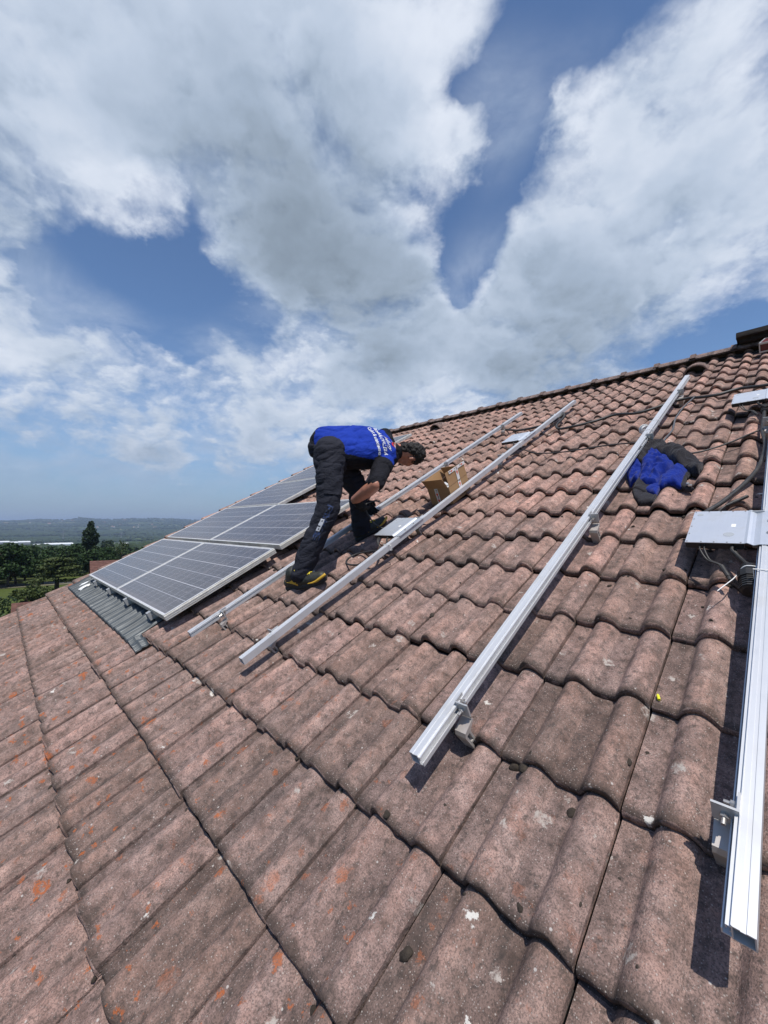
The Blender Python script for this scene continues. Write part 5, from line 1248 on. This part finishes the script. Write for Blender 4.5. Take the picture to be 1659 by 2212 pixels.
warehouse(-836, 930, YW, 20, 34, 9.5, 'tall pale industrial shed with grey walls left of the long low one', None, M_GREYW); warehouse(-757, 931, YW, 50, 60, 4.5, 'long low white roofed industrial shed left of the poplar', None, M_SHED)
warehouse(-752, 870, YW, 14, 26, 3.2, 'lowest small white industrial shed in front of the long one', None, M_SHED); warehouse(-550, 835, R(36), 28, 30, 4.0, 'white industrial shed right of the poplar, above the roof edge', None, M_SHED)
rng = random.Random(31)
for i in range(16):
    a = math.atan2(-2300, 3510) + rng.uniform(-.055, .06); d = rng.uniform(3900, 4500); x, y = math.sin(a) * d, math.cos(a) * d
    house_at('house', x, y, rng.uniform(0, 3), rng.uniform(14, 26), rng.uniform(9, 13), 5, 9, 'tiny pale house in the hillside village above the panels', group='houses of the hillside village', wins=2, chim=False)
for i in range(9):
    a = rng.uniform(math.atan2(-4504, 4686), math.atan2(-3507, 5472)); d = rng.uniform(4700, 5900); x, y = math.sin(a) * d, math.cos(a) * d
    house_at('house', x, y, rng.uniform(0, 3), rng.uniform(18, 34), rng.uniform(10, 14), 6, 11, 'lone pale farmhouse on the far hillside', group='farmhouses scattered on the far hills', wins=2, chim=False)
def pylon(x, y, h, label):
    t = thing('pylon', label, 'pylon', 'power pylons in the plain'); link(t); t.location = (x, y, ground_z(x, y) - 1); t.rotation_euler = (0, 0, .4); b = MB(); r = .28
    for sx in (-1, 1):
        for sy in (-1, 1): b.tube([(sx * 3, sy * 3, 0), (sx * 1, sy * 1, h * .6), (sx * .3, sy * .3, h)], r, 4)
    for k in range(9):
        f = k / 9; w = 3 - 2.2 * f; g = (k + 1) / 9; w2 = 3 - 2.2 * g
        for sx, sy in ((1, 1), (-1, 1)): b.tube([(sx * w, sy * -w, h * f * .9), (sx * -w2 * sy, sy * -w2, h * g * .9)], r * .6, 4)
    put('mast', b.me('mast', [M_GREYW]), t); b = MB()
    for z, l in ((.68, 7), (.8, 8.5), (.92, 6)): b.tube([(-l, 0, h * z), (0, 0, h * z + .8), (l, 0, h * z)], r, 4)
    put('cross_arm', b.me('cross_arm', [M_GREYW]), t)
pylon(-1188, 1482, 36, 'lattice pylon left of the poplar, faint in the haze'); pylon(-1043, 1588, 30, 'lattice pylon right of the poplar, faint in the haze')
def far_woods():
    rg = random.Random(77); b = MB(); base = []
    bm = bmesh.new(); bmesh.ops.create_icosphere(bm, subdivisions=1, radius=1.0); bv = [v.co.copy() for v in bm.verts]; bf = [[v.index for v in f.verts] for f in bm.faces]; bm.free()
    n = 0
    while n < 9000:
        a = R(-46) + rg.uniform(-.30, .55); d = rg.choice((rg.uniform(260, 1100), rg.uniform(900, 3200), rg.uniform(2600, 6400))); x, y = math.sin(a) * d, math.cos(a) * d
        q = mnoise.noise(Vector((x / 330, y / 330, 2))) + .5 * mnoise.noise(Vector((x / 90, y / 90, 5)))
        if q < (.12 if d < 1100 else -.02): continue
        if 560 < d < 1500 and R(-49) < a < R(-31): continue
        s = rg.uniform(3.0, 5.0) * (1 if d < 800 else 1.5 if d < 2600 else 2.6); z = ground_z(x, y); sx = s * rg.uniform(.9, 1.7)
        b.add([(x + p.x * sx * (1 + rg.uniform(-.25, .25)), y + p.y * sx * (1 + rg.uniform(-.25, .25)), z + s * .45 + p.z * s * .8 * (1 + rg.uniform(-.25, .25))) for p in bv], bf); n += 1
    o = put('far_woods', b.me('far_woods', [leaf_mat('far foliage', (.012, .022, .010), (.026, .044, .018), (.04, .06, .022))])); tag(o, 'far woods covering the plain and the hills', 'woods', kind='stuff')
far_woods()

# ---------------------------------------------------------------- haze
def haze():
    b = MB(); b.box(-15000, 15000, -15000, 15000, -62, 190); m = bpy.data.materials.new('pale haze'); m.use_nodes = True; t = m.node_tree; t.nodes.clear()
    v = t.nodes.new('ShaderNodeVolumePrincipled'); v.inputs['Color'].default_value = (.62, .76, 1.0, 1); v.inputs['Density'].default_value = HAZE; v.inputs['Anisotropy'].default_value = .2
    o = t.nodes.new('ShaderNodeOutputMaterial'); t.links.new(v.outputs[0], o.inputs['Volume'])
    tag(put('haze', b.me('haze', [m])), kind='stuff')
HAZE = 1.45e-4
haze()
